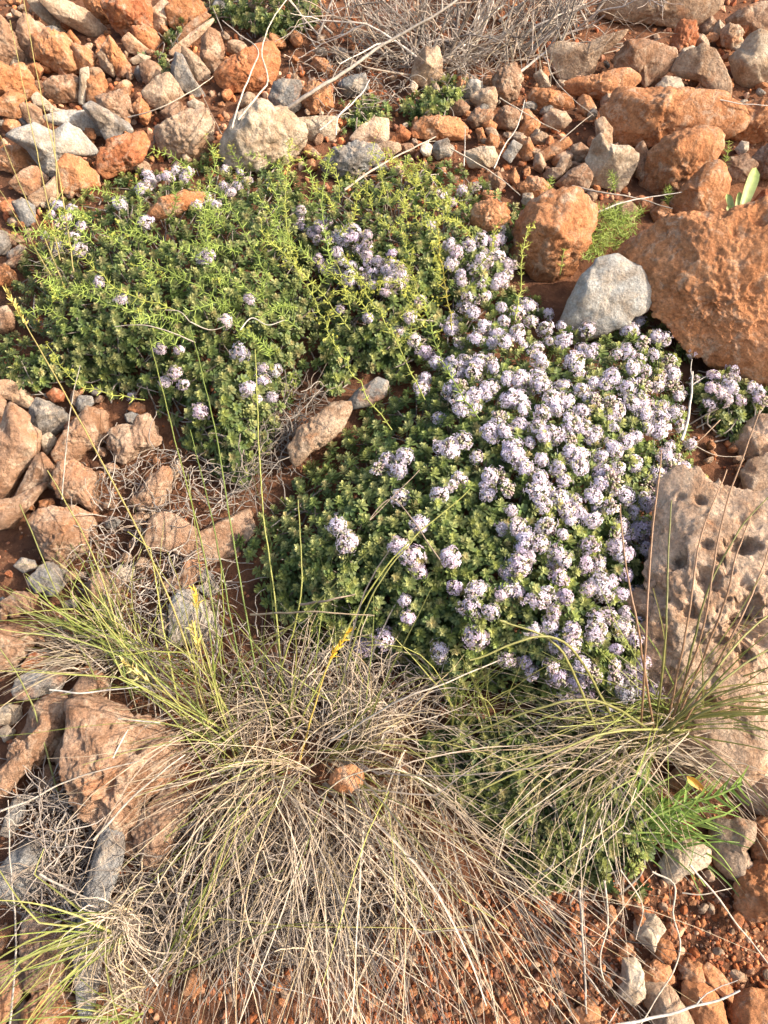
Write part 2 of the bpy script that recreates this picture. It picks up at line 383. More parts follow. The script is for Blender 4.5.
tf.8|647,1002 648,987 660,980 670,983 680,998 688,1015 692,1036 660,1036 650,1014|tan orange rock at the bottom edge below the orange clods
of.8|684,1002 690,986 700,982 715,990 722,1005 726,1036 695,1036|large smooth orange rock at the bottom edge with a bright right side
of.8|705,971 712,965 722,972 730,990 728,1001 718,993 706,983|upright orange stone behind the large smooth bottom rock
or.8|680,966 690,960 702,965 702,980 690,986 682,979|crumbly orange stone above the tan orange bottom rock
of.7|732,1012 738,999 750,994 795,992 795,1040 735,1040|broad tan orange rock in the bottom right corner
of.7|573,1024 578,1010 590,1005 601,1010 598,1030 575,1032|orange stone among the straws at the bottom edge
tf.6|-8,380 12,380 22,388 31,400 32,408 22,407 8,399 -8,394|long pale tan stone at the left edge below the thyme
bf.8|-8,396 0,394 6,402 6,414 -8,418|small brown stone at the left edge under the long pale tan one
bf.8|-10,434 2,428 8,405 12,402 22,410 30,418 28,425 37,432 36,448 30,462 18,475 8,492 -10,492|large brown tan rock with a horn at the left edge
gf.7|32,407 38,397 48,402 62,408 66,416 62,428 50,434 38,433 32,421|bluish grey stone right of the horned brown tan rock
gf.8|76,404 80,395 92,396 94,403 86,411 78,411|little bluish grey stone under the thyme's lower rim
rf.7|48,394 55,388 66,392 64,402 52,403|rust stone behind the bluish grey stone
cf.7|39,437 50,433 56,440 50,451 46,455 42,446|small cream stone below the bluish grey stone
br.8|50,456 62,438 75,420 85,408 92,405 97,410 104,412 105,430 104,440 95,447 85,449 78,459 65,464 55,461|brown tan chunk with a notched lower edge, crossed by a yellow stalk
bf.7|18,492 35,456 42,451 52,465 56,475 45,488 30,496 15,502|brown stone slanting down left of the dark brown rocks
br.7|54,482 60,463 75,460 92,470 98,485 95,498 103,510 95,516 85,507 70,501 58,496|brown slab below the notched brown tan chunk
bf.7|-8,502 12,498 30,489 48,479 45,486 30,506 15,527 -8,532|smooth orange brown rock at the left edge under the slanting stone
br.8|28,522 40,511 55,507 70,513 82,526 88,546 80,556 60,566 45,556 38,536|dark brown rough rock behind the left grass tuft
bf.8|66,509 75,506 90,514 97,525 90,541 82,538 75,526|brown rounded stone under the brown slab
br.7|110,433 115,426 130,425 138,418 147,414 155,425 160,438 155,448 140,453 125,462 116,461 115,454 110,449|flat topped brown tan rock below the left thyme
rf.8|127,409 135,402 145,405 145,412 135,417|small rust red stone above the flat topped brown tan rock
br.8|128,502 140,491 150,476 160,468 170,470 172,480 168,495 165,506 150,513 140,509|reddish brown rock below the flat topped brown tan rock
tf.8|167,476 172,466 180,460 182,470 175,481|small smooth tan pebble at the rim of the left thyme
br.7|145,540 152,521 165,511 180,516 200,531 225,521 245,506 252,530 235,551 215,559 190,557 175,551 155,550|long orange brown rock overhanging a dark hollow, left of centre
pf.6|170,606 178,594 195,590 205,600 215,620 220,635 205,641 190,644 172,643 170,630|pale grey rock with a rusty stain, among grass left of centre
cf.6|156,632 160,616 166,612 168,630 163,642|upright cream flake at the left side of the stained pale grey rock
bf.7|158,592 165,581 180,572 186,560 205,562 208,572 195,581 185,591 170,593|brown tan rock above the stained pale grey rock
gf.7|197,576 205,568 214,575 212,581 200,583|small grey stone right of the brown tan rock
gf.7|195,587 212,582 218,590 208,597|small grey flat stone just above the stained pale grey rock
gf.7|30,580 40,566 52,562 65,570 68,582 55,593 38,591|bluish grey rock behind the left grass tuft
gf.7|15,566 22,558 34,560 36,568 25,573|small pale grey stone left of the bluish grey rock
br.8|85,587 95,576 110,572 125,585 122,606 105,611 90,606|orange brown rock inside the left grass tuft
pf.7|112,573 120,564 134,566 135,575 125,583 114,581|pale grey pebble among the grey twigs
bf.7|2,602 15,591 35,596 30,613 12,616|brown stone half under the left grass tuft
br.7|-8,626 10,624 30,624 38,635 28,655 15,669 -8,674|brown tan rock at the left edge below the left grass tuft
rf.8|22,667 32,651 45,650 48,660 42,669 30,673|reddish brown stone above the blue grey block
gf.75|15,692 18,679 35,670 55,668 64,675 60,690 40,696 28,699 20,699|angular blue grey block, left side
bf.8|72,692 80,676 95,670 108,680 110,690 95,701 78,703 70,699|brown grey stone right of the angular blue grey block
cf.8|-8,712 8,704 20,706 21,716 12,725 -8,724|cream stone with a bright spot at the left edge
pf.8|-2,731 6,725 15,731 13,738 5,742|little pale pebble under the cream stone at the left edge
br.8|10,762 12,746 22,726 25,709 40,699 58,697 63,705 60,725 55,745 40,766 28,771 15,791 3,800 -8,797 -6,775|tall brown rock at the left edge with a hollow front
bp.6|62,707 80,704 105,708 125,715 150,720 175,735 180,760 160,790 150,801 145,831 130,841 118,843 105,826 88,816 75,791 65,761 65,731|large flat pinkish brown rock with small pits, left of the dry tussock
br.7|132,832 140,816 152,801 170,790 190,800 180,831 172,851 160,863 150,863 140,846|pinkish brown rock at the lower edge of the large flat one
tf.7|54,754 60,736 66,736 67,766 60,770|pinkish tan flake between the tall brown rock and the large flat one
bf.8|38,785 45,766 62,769 63,781 50,790|dark brown stone under the pinkish tan flake
gf.6|4,832 10,801 22,796 25,815 15,834|pale slab above the pointed blue grey rock
gf.8|-2,882 5,861 18,845 30,836 40,845 45,865 42,889 25,893 8,892|pointed blue grey rock, lower left
gr.5|88,836 92,829 105,833 115,851 112,881 105,896 105,931 108,961 108,1001 96,1009 88,986 80,951 80,906 84,871|long upright grey slab behind the small curly tuft, lower left
br.8|20,941 20,921 35,916 50,920 58,935 70,936 80,951 78,976 60,986 45,986 32,981 30,966|orange brown rock left of the long upright grey slab
or.8|25,1034 28,1001 40,986 60,983 78,993 82,1006 78,1020 60,1036|rough orange brown rock at the bottom edge, lower left
bf.8|-8,966 10,966 20,970 23,985 15,1011 5,1028 -8,1030|rounded orange brown rock at the lower left edge
bf.7|-8,930 10,928 10,940 4,953 -8,952|brown stone at the left edge below the pointed blue grey rock
bf.8|8,1034 12,1015 20,1002 25,1010 23,1034|small brown stone at the bottom edge, lower left
of.7.028|330,782 335,769 350,765 364,772 363,785 350,793 338,791|orange stone resting in the middle of the dry tussock
tr.8.01|288,447 298,428 328,408 350,402 353,408 345,426 330,441 310,453 298,467 291,461|stone with a red crusted middle, lying between the two thyme mounds
gf.7.01|348,402 360,388 378,378 388,382 385,396 370,406 352,409|grey stone half buried in thyme behind the red crusted one
of.8|183,992 190,971 200,968 203,986 195,998|little triangular orange stone under the dry grass, lower left
tf.7|150,956 158,945 172,942 180,952 170,963 155,964|tan stone under the dry grass right of the small curly tuft
bf.8|122,852 130,836 145,836 148,850 138,860|brown stone right of the long upright grey slab's top
or.6.05|148,214 160,199 185,192 204,194 198,204 175,214 158,219|flat orange stone lying in the upper left thyme
or.8.035|470,222 474,206 488,200 504,204 510,218 500,229 482,230|rough orange stone among thyme flowers, left of the rough boulder
"""
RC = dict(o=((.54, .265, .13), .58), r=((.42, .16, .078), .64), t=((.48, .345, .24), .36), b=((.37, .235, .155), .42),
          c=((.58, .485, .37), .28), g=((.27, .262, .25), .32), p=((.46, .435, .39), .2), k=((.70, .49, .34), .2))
CAT = 'stone'
hand_polys = []
def polar_radius(P, phi):
    """radius of a closed outline P (about 0,0) in the directions phi"""
    d = np.stack([np.cos(phi), np.sin(phi)], 1); best = np.zeros(len(phi))
    n = len(P)
    for i in range(n):
        a = P[i]; e = P[(i + 1) % n] - a
        den = d[:, 0] * e[1] - d[:, 1] * e[0]
        den = np.where(np.abs(den) < 1e-12, 1e-12, den)
        t = (a[0] * e[1] - a[1] * e[0]) / den
        u = (a[0] * d[:, 1] - a[1] * d[:, 0]) / den
        ok = (t > 0) & (u >= -1e-6) & (u <= 1 + 1e-6)
        best = np.where(ok, np.maximum(best, t), best)
    return best
def cut_ball(s, r, k, d0=.58, d1=.88):
    f = np.ones(len(s))
    for i in range(k):
        n = unit(r.normal(size=3)); dot = s @ n
        f = np.minimum(f, np.where(dot > 1e-3, r.uniform(d0, d1) / np.maximum(dot, 1e-3), 9))
    return f
def facets(s, r, k, lo=0.2, both=False, cut=(.86, 1.0)):
    """planes that slice a unit ball s: returns the radial factor"""
    f = np.ones(len(s))
    for i in range(k):
        nz = r.uniform(lo, 0.98); a = r.uniform(0, 2 * math.pi); q = math.sqrt(1 - nz * nz)
        if both and r.random() < .5: nz = -nz
        n = np.array([q * math.cos(a), q * math.sin(a), nz])
        d = max(0.36, q * r.uniform(*cut))
        dot = s @ n
        f = np.minimum(f, np.where(dot > 1e-3, d / np.maximum(dot, 1e-3), 9))
    return f
def hull_factor(s, pts):
    """radial factor that turns the unit ball s into the convex hull of pts (which surround the origin)"""
    import itertools
    f = np.full(len(s), 9.0)
    for a, b, c in itertools.combinations(range(len(pts)), 3):
        n = np.cross(pts[b] - pts[a], pts[c] - pts[a]); L = np.linalg.norm(n)
        if L < 1e-6: continue
        n = n / L; d = n @ pts[a]
        if d < 0: n, d = -n, -d
        if (pts @ n).max() > d + 1e-6: continue
        dot = s @ n
        f = np.minimum(f, np.where(dot > 1e-4, d / np.maximum(dot, 1e-4), 9.0))
    return f
APEX = {'smooth pale grey rock': (-.35, .1), 'big orange rock with a flat': (-.1, .5), 'rough crumbly boulder': (-.2, .3), 'rough orange boulder rising': (-.15, .2), 'huge pitted': (-.62, -.1), 'giant rough': (-.1, .5), 'wedge shaped': (-.35, .12), 'big sunlit cream': (-.35, .2), 'large pale grey boulder': (-.1, .1), 'large light tan': (0, .1)}
def build_stone(poly, cls, style, thick, lift, label, seed):
    r = np.random.default_rng(seed)
    P = np.array(poly, float)
    c = (P.max(0) + P.min(0)) / 2
    mp = mpp(*c)
    rd = unit(ray(*c))
    al = math.asin(-rd[2])
    down = (P[:, 1].max() - c[1]) * mp
    hc = math.cos(al) * down * 0.85 + lift
    C = at(c[0], c[1], hc)
    depth = np.dot(C - CAM, FWD); sc_ = depth / FPX
    ez = -rd; ex = unit(np.array([1.0, 0, 0]) - ez * ez[0]); ey = np.cross(ez, ex)
    Q = (P - c) * np.array([1, -1]) * sc_
    size = math.sqrt((np.ptp(P[:, 0])) * (np.ptp(P[:, 1])))
    sub = 7 if size > 150 else 6 if size > 85 else 5 if size > 26 else 4
    s, f = ICO[sub]
    phi = np.arctan2(s[:, 1], s[:, 0])
    R = polar_radius(Q, phi)
    # soften the traced corners a little
    R = (R * 2 + polar_radius(Q, phi + .045) + polar_radius(Q, phi - .045)) / 4
    mean = float(np.sqrt(R.mean() * R.min()))
    z = s[:, 2]; p = 3.2
    rho = np.clip(1 - np.abs(z) ** p, 0, 1) ** (1 / p) * 0.7 + np.sqrt(1 - z * z) * 0.3
    # broken faces: a hull through corners of the outline and a few high points
    K = 6 if style == 'f' else 8
    ca = np.sort((np.arange(K) + r.uniform(-.35, .35, K)) * 2 * math.pi / K + r.uniform(0, 6.28))
    rim = np.stack([np.cos(ca), np.sin(ca), r.uniform(-.28, .30, K)], 1)
    ap = next((v for k, v in APEX.items() if label.startswith(k)), None)
    off = np.array(ap) if ap else r.uniform(-.28, .28, 2)
    nt_ = int(r.integers(2, 5)); ta = r.uniform(0, 6.28) + np.arange(nt_) * 6.28 / nt_ + r.uniform(-.4, .4, nt_)
    spread = (.25 if ap else r.uniform(.22, .50))
    top = np.stack([off[0] + spread * np.cos(ta), off[1] + spread * np.sin(ta), r.uniform(.5, 1.0, nt_)], 1)
    hp = np.concatenate([rim, top, [[.5, 0, -.9], [-.3, .45, -.9], [-.3, -.45, -.9]]])
    hf = hull_factor(s, hp)
    z0 = unit(np.stack([s[:, 0], s[:, 1], 0 * z], 1) + 1e-9); rf = hull_factor(z0, hp)
    wgt = np.hypot(s[:, 0], s[:, 1]) ** 2
    hf = hf / rf ** wgt
    ball = np.stack([s[:, 0], s[:, 1], z], 1) * hf[:, None]
    fac = np.ones(len(s))
    t_front = thick * mean * 1.0; t_back = max(0.75 * mean, 0.9 * down)
    zz = np.where(z > 0, z * t_front, z * t_back)
    fac = np.where(z > -.15, fac, 1)
    hyp = np.maximum(np.hypot(s[:, 0], s[:, 1]), 1e-6)
    soft = np.stack([s[:, 0] / hyp * R * rho, s[:, 1] / hyp * R * rho, zz * .8], 1)
    loc = np.stack([ball[:, 0] * R, ball[:, 1] * R, np.where(ball[:, 2] > 0, ball[:, 2] * t_front * 1.15, ball[:, 2] * t_back)], 1)
    kh = 1.0 if style == 'f' else .9
    loc = loc * kh + soft * (1 - kh)
    nrm = unit(loc)
    seedv = r.uniform(0, 60, 3)
    q = loc / mean
    a1, a2 = dict(f=(.03, .018), r=(.06, .055), p=(.06, .04))[style]
    d = a1 * fbm(q * 1.3 + seedv, 4) + a2 * (ridged(q * 3.6 + seedv, 4) - .6)
    loc = loc + nrm * (d * mean)[:, None]
    # roughness in real size: crumbs of 3-10 mm on every stone
    w = loc * 230 + seedv
    loc = loc + nrm * (dict(f=.0007, r=.0023, p=.0018)[style] * min(1, mean / .015) * (fbm(w, 3, .6) - .15 * np.abs(fbm(w * 2.1, 2))))[:, None]
    if style != 'f':
        w = loc * 75 + seedv
        loc = loc + nrm * (.0040 * min(1, mean / .03) * np.minimum(0.15, fbm(w, 3, .6)))[:, None]
    if size > 85 or style == 'p':
        # hollows and holes weathered into the rock
        n = int(330 * (size / 200) ** 2) if style == 'p' else int(60 * (size / 200) ** 2)
        idx = r.choice(np.where(z > -.1)[0], n)
        for i in idx:
            rad = r.lognormal(math.log(.0030), .5) if style == 'p' else r.lognormal(math.log(.0035), .5)
            rad = min(rad, .02)
            stretch = r.uniform(.6, 1.0)
            dv = loc - loc[i]; dist = np.sqrt((dv ** 2).sum(1))
            m = dist < rad
            loc[m] -= nrm[m].mean(0) * (rad * 1.15 * stretch * (1 - (dist[m] / rad) ** 2))[:, None]
    if label.startswith('huge pitted'):
        for (hx, hy, rad) in ((686, 562, .008), (711, 580, .011), (694, 612, .008), (748, 608, .011), (664, 590, .007), (669, 612, .005), (720, 640, .006), (705, 700, .007), (745, 548, .013), (662, 640, .004), (742, 655, .007), (712, 545, .006), (668, 620, .005), (750, 590, .005), (728, 600, .004), (700, 640, .005), (725, 560, .005), (708, 500, .006), (690, 495, .004)):
            tgt = np.array([(hx - c[0]) * sc_, -(hy - c[1]) * sc_])
            dist = np.hypot(loc[:, 0] - tgt[0], (loc[:, 1] - tgt[1]) * (1.0 + 80 * (rad * 1000 % .011))); dist = dist * (1 + .65 * perlin(loc * 170 + 3)); m = (dist < rad) & (z > 0)
            loc[m, 2] -= rad * 1.15 * (1 - (dist[m] / rad) ** 2) ** .8
    v = C + loc[:, :1] * ex + loc[:, 1:2] * ey + loc[:, 2:] * ez
    base = np.array([C[0], C[1], max(0.0, lift)])
    mb = MB(); mb.add(v, f, np.array([1.0, 1, 1]))
    name = 'boulder' if size > 85 else 'rock' if size > 26 else 'stone'
    o = link(name, mb.mesh(name, [STONE], base), None, W(base))
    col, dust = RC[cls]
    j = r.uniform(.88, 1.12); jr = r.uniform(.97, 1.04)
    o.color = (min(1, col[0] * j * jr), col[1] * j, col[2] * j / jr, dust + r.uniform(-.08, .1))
    tag(o, label, name, None)
    hand_polys.append((P, lift))
    return o
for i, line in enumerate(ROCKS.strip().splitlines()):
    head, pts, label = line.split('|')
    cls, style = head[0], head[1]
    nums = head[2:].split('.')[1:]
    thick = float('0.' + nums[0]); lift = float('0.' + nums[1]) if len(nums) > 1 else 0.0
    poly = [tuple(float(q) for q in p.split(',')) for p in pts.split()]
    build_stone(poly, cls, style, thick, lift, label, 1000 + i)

# small loose stones that fill the gaps: a few shapes, copied
def loose_mesh(seed, style='f', sub=4):
    r = np.random.default_rng(seed)
    s, f = ICO[sub]
    fac = cut_ball(s, r, 13)
    sc3 = np.array([1, r.uniform(.62, .85), r.uniform(.5, .75)])
    loc = s * fac[:, None] * sc3
    loc = loc + unit(loc) * ((.14 if style == 'r' else .07) * fbm(s * 1.6 + seed, 4) + (.06 if style == 'r' else .02) * ridged(s * 4 + seed, 3))[:, None]
    loc = loc * 1.18
    mb = MB(); mb.add(loc * 0.01, f, np.array([1.0, 1, 1]))
    me = mb.mesh('loose_stone', [STONE], np.zeros(3))
    return me
LOOSE = [loose_mesh(200 + k, 'fr'[k % 2]) for k in range(9)]
LZ = [  # zone outline, count, radius range px, classes, words
    ([(0, 0), (260, 0), (420, 90), (560, 60), (768, 0), (768, 110), (640, 110), (600, 200), (500, 200), (330, 180), (200, 165), (100, 190), (0, 250)], 210, (3, 8.5), 'oooorrtttbbcg', 'in the scree above the thyme'),
    ([(0, 390), (120, 390), (160, 460), (130, 640), (60, 720), (60, 900), (0, 1020), (110, 1020), (90, 800), (0, 700)], 60, (4, 8), 'bbttgro', 'between the shaded rocks on the left'),
    ([(430, 930), (560, 900), (660, 880), (740, 900), (768, 920), (768, 1024), (400, 1024)], 64, (3, 7.5), 'oooorrt', 'on the bare red soil at lower right'),
    ([(720, 440), (768, 470), (745, 500), (690, 440)], 8, (3, 6), 'obt', 'in the hollow below the small flower patch'),
]
WORDS = dict(o='orange', r='rust red', t='tan', b='brown', c='cream', g='grey')
taken = []
for poly, count, (r0, r1), classes, where in LZ:
    P = np.array(poly, float); lo, hi = P.min(0), P.max(0); n = 0; tries = 0
    while n < count and tries < 9000:
        tries += 1
        x, y = rng.uniform(lo, hi)
        if not in_poly(x, y, poly): continue
        rad = r0 + (r1 - r0) * rng.random() ** 1.7
        if any(math.hypot(x - a, y - b) < (rad + c_) * .72 for a, b, c_ in taken): continue
        if any(in_poly(x, y, hp) and poly_dist(x, y, hp) > rad * .35 for hp, _l in hand_polys): continue
        taken.append((x, y, rad)); n += 1
        cls = classes[rng.integers(len(classes))]
        sz = rad * mpp(x, y) / 0.01
        p = at(x, y, 0.0025 * sz * 1.0 + .002)
        o = link('loose_stone', LOOSE[rng.integers(len(LOOSE))], None, W(p))
        o.rotation_euler = (SLOPE + rng.normal(0, .4), rng.normal(0, .4), rng.uniform(0, 6.28)); o.scale = (sz * 1.15,) * 3
        col, dust = RC[cls]; j = rng.uniform(.8, 1.12)
        o.color = (col[0] * j, col[1] * j, col[2] * j, dust + rng.uniform(-.05, .1))
        tag(o, f'small loose {WORDS[cls]} stone filling a gap {where}', 'stone', f'small loose {WORDS[cls]} stones {where}')
# ------------------------------------------------------------------ ground
def ground_h(x, v):
    p = np.stack([x, v, np.zeros_like(x)], -1)
    return .012 * fbm(p * 6, 4) + .004 * fbm(p * 40 + 5, 3) - .006
def build_ground():
    t = np.linspace(-1, 1, 430)
    g = .55 * t * 1.0 + np.sign(t) * 40 * np.abs(t) ** 13
    gx, gv = np.meshgrid(g * 1.15, g * 1.35 + .12)
    h = ground_h(gx, gv)
    far = np.maximum(np.abs(gx), np.abs(gv)); h = h + .25 * np.clip((far - 1.5) / 6, 0, 1) * fbm(np.stack([gx, gv, gx * 0], -1) * .35, 4)
    V = np.stack([gx, gv, h], -1).reshape(-1, 3); n = len(t)
    i = np.arange(n - 1); a = (i[:, None] * n + i[None]).ravel()
    F = np.stack([a, a + 1, a + n + 1, a + n], 1)
    mb = MB(); mb.add(V, F, np.array([1., 1, 1]))
    o = link('ground', mb.mesh('ground', [SOIL], np.zeros(3)), None, (0, 0, 0)); o['kind'] = 'structure'
build_ground()

def frames(nrm, roll):
    nrm = unit(nrm); a = np.cross(nrm, np.array([.3, .9, .2])); a = unit(a); b = np.cross(nrm, a)
    c, s_ = np.cos(roll)[:, None], np.sin(roll)[:, None]
    return a * c + b * s_, -a * s_ + b * c, nrm
def build_gravel():
    mb = MB()
    zones = [([(430, 900), (560, 880), (660, 870), (768, 900), (800, 1050), (330, 1050), (380, 960)], 5200, .72),
             ([(-30, -30), (800, -30), (800, 160), (640, 150), (620, 260), (500, 210), (330, 190), (200, 175), (100, 200), (-30, 270)], 4600, 1.0),
             ([(-30, 380), (150, 400), (250, 560), (230, 800), (250, 1050), (-30, 1050)], 900, .8),
             ([(640, 430), (790, 430), (790, 520), (690, 470)], 140, .8), ([(640, 750), (800, 750), (800, 880), (660, 880)], 300, .8),
             ([(120, 850), (420, 850), (460, 1050), (100, 1050)], 700, .8)]
    base, f = ICO[2]; rg = np.random.default_rng(9)
    vs = [base * (cut_ball(base, rg, 9, .5, .85) * (1 + .22 * fbm(base * 2.2 + k * 7, 3)))[:, None] * np.array([1.2, rg.uniform(.7, 1.1), .8]) for k in range(12)]
    cols = np.array([(.34, .12, .05), (.29, .10, .04), (.38, .16, .07), (.40, .22, .13), (.25, .085, .04), (.22, .10, .06), (.30, .13, .07), (.36, .24, .16)])
    for poly, n, k in zones:
        P = np.array(poly, float)
        x = rng.uniform(P[:, 0].min(), P[:, 0].max(), n * 3); y = rng.uniform(P[:, 1].min(), P[:, 1].max(), n * 3)
        m = in_poly(x, y, poly); x, y = x[m][:n], y[m][:n]
        C = at(x, y, 0)
        rad = np.clip(rng.lognormal(math.log(.0016), .62, len(x)), .0006, .0065) * k
        C[:, 2] = ground_h(C[:, 0], C[:, 1]) + rad * rng.uniform(-.25, .45, len(x))
        for j in range(len(x)):
            q = rng.normal(size=4); q /= np.linalg.norm(q); a, b, c, d = q
            R = np.array([[1 - 2 * (c * c + d * d), 2 * (b * c - a * d), 2 * (b * d + a * c)], [2 * (b * c + a * d), 1 - 2 * (b * b + d * d), 2 * (c * d - a * b)], [2 * (b * d - a * c), 2 * (c * d + a * b), 1 - 2 * (b * b + c * c)]])
            mb.add(C[j] + (vs[j % 12] * rad[j]) @ R.T, f, cols[rng.integers(len(cols))] * rng.uniform(.75, 1.15))
    poly, n = zones[1][0], 900
    P = np.array(poly, float)
    x = rng.uniform(P[:, 0].min(), P[:, 0].max(), n * 3); y = rng.uniform(P[:, 1].min(), P[:, 1].max(), n * 3); m = in_poly(x, y, poly); x, y = x[m][:n], y[m][:n]
    C = at(x, y, 0); rad = rng.uniform(.003, .0065, len(x)); C[:, 2] = ground_h(C[:, 0], C[:, 1]) + rad * rng.uniform(0, .8, len(x))
    for j in range(len(x)):
        ex, ey, ez = frames(rng.normal(size=(1, 3)), rng.uniform(0, 6, 1)); v = vs[j % 12] * rad[j]
        mb.add(C[j] + v[:, :1] * ex + v[:, 1:2] * ey + v[:, 2:] * ez, f, (cols * 1.25)[rng.integers(len(cols))] * rng.uniform(.8, 1.2))
    o = link('gravel', mb.mesh('gravel', [CLOD], np.zeros(3), False), None, (0, 0, 0)); o['kind'] = 'stuff'
    tag(o, 'crumbs of red earth and grit strewn between the stones', 'gravel')
build_gravel()

# ------------------------------------------------------------------ blades, stems, twigs
def ribbon(mb, pts, w0, w1, col0, col1, roll=0.0, mi=0, fold=.35, power=1.0):
    """a folded grass blade along pts"""
    pts = np.asarray(pts, float); n = len(pts)
    t = np.gradient(pts, axis=0); t = unit(t)
    side = np.cross(t, np.array([0.15, -.47, .88])); side = unit(side)
    nor = np.cross(side, t)
    side = side * math.cos(roll) + nor * math.sin(roll); nor = np.cross(side, t)
    s = np.linspace(0, 1, n)
    w = (w0 + (w1 - w0) * s ** power)[:, None]
    A = pts - side * w / 2; B = pts - nor * w * fold; C = pts + side * w / 2
    V = np.stack([A, B, C], 1).reshape(-1, 3)
    i = np.arange(n - 1) * 3
    F = np.concatenate([np.stack([i, i + 1, i + 4, i + 3], 1), np.stack([i + 1, i + 2, i + 5, i + 4], 1)])
    c = np.repeat(col0[None] * (1 - s[:, None]) + col1[None] * s[:, None], 3, 0)
    mb.add(V, F, c, mi)
def tube(mb, pts, r0, r1, col, k=5, mi=0, col1=None):
    pts = np.asarray(pts, float); n = len(pts)
    t = unit(np.gradient(pts, axis=0))
    a = np.cross(t, np.array([.31, .2, .93])); a = unit(a); b = np.cross(t, a)
    s = np.linspace(0, 1, n); r = r0 + (r1 - r0) * s
    ang = np.arange(k) * 2 * math.pi / k
    V = pts[:, None] + r[:, None, None] * (np.cos(ang)[None, :, None] * a[:, None] + np.sin(ang)[None, :, None] * b[:, None])
    i = (np.arange(n - 1) * k)[:, None] + np.arange(k)[None]; j = (np.arange(n - 1) * k)[:, None] + (np.arange(k)[None] + 1) % k
    F = np.stack([i, j, j + k, i + k], -1).reshape(-1, 4)
    col = np.asarray(col, float)
    c = col if col1 is None else np.repeat(col[None] * (1 - s[:, None]) + np.asarray(col1)[None] * s[:, None], k, 0)
    mb.add(V.reshape(-1, 3), F, c, mi)
    return pts
def spline(P, n):
    P = np.asarray(P, float); m = len(P)
    if m == 2: return P[0] + (P[1] - P[0]) * np.linspace(0, 1, n)[:, None]
    Q = np.concatenate([[2 * P[0] - P[1]], P, [2 * P[-1] - P[-2]]])
    out = []
    for u in np.linspace(0, m - 1 - 1e-6, n):
        i = int(u); t = u - i; p0, p1, p2, p3 = Q[i:i + 4]
        out.append(.5 * ((2 * p1) + (-p0 + p2) * t + (2 * p0 - 5 * p1 + 4 * p2 - p3) * t * t + (-p0 + 3 * p1 - 3 * p2 + p3) * t ** 3))
    return np.array(out)
def arc(p0, az, el, length, droop, n=9, floor=.004, curl=0.0, wig=.05):
    """a blade that leaves p0 at azimuth az (0 right, 90 up the slope) and sags"""
    p = np.array(p0, float); d = np.array([math.cos(az) * math.cos(el), math.sin(az) * math.cos(el), math.sin(el)])
    out = [p.copy()]; st = length / (n - 1)
    gdir = -UP
    kink = rng.integers(2, n - 1) if rng.random() < .35 else -1
    for i in range(n - 1):
        if i == kink: d = unit(d + rng.normal(0, .45, 3))
        d = d + gdir * droop / (n - 1) + rng.normal(0, wig, 3)
        d = d + np.array([-d[1], d[0], 0]) * curl / (n - 1)
        d = d / np.linalg.norm(d)
        q = p + d * st
        if q[2] < floor: q[2] = floor; d[2] = abs(d[2]) * .1
        p = q; out.append(p.copy())
    return np.array(out)
STRAWS = .86 * np.array([(.46, .35, .23), (.56, .46, .33), (.34, .26, .19), (.62, .53, .42), (.41, .30, .19), (.30, .24, .19), (.50, .385, .28), (.58, .48, .39), (.44, .35, .19)])
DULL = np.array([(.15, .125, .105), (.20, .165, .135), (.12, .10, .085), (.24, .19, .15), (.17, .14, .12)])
GREENS = .85 * np.array([(.30, .34, .08), (.40, .40, .11), (.22, .28, .065), (.46, .42, .14), (.36, .36, .12)])
GREYS = np.array([(.30, .25, .21), (.24, .20, .17), (.36, .31, .26), (.27, .21, .16)])
def pick(a): return a[rng.integers(len(a))] * rng.uniform(.8, 1.15)
R_ = math.radians
def blades(mb, n, base, spread, az, el, length, droop, width, pal, floor=(.003, .02), curl=.3, wig=.05, nseg=9, tipcol=None, bh=0.0):
    """base: pixel centre, spread: pixel radii; az/el in degrees ranges"""
    clumps = []
    for _ in range(max(3, n // 11)):
        a = rng.uniform(0, 6.283); q = math.sqrt(rng.random())
        clumps.append((base[0] + spread[0] * q * math.cos(a), base[1] + spread[1] * q * math.sin(a), rng.uniform(*az), rng.uniform(*el), rng.uniform(.8, 1.15), pick(pal)))
    for _ in range(n):
        cx, cy_, ca, ce, ck, cpal = clumps[rng.integers(len(clumps))]
        p = at(cx + rng.normal(0, 9), cy_ + rng.normal(0, 7), bh); p[2] = bh + rng.uniform(0, .012)
        L = rng.uniform(*length) * ck; stray = 3 if rng.random() < .2 else 1
        pts = arc(p, R_(np.clip(ca + rng.normal(0, 15 * stray), az[0] - 12, az[1] + 12)), R_(np.clip(ce + rng.normal(0, 10), 3, 86)), L, rng.uniform(*droop), nseg, rng.uniform(*floor), rng.normal(0, curl), wig)
        c = pick(pal) * .6 + cpal * .4; c1 = c * rng.uniform(.9, 1.15) if tipcol is None else tipcol * rng.uniform(.85, 1.1)
        w = rng.uniform(*width)
        ribbon(mb, pts, w, w * .3, c, c1, rng.uniform(-1.2, 1.2))

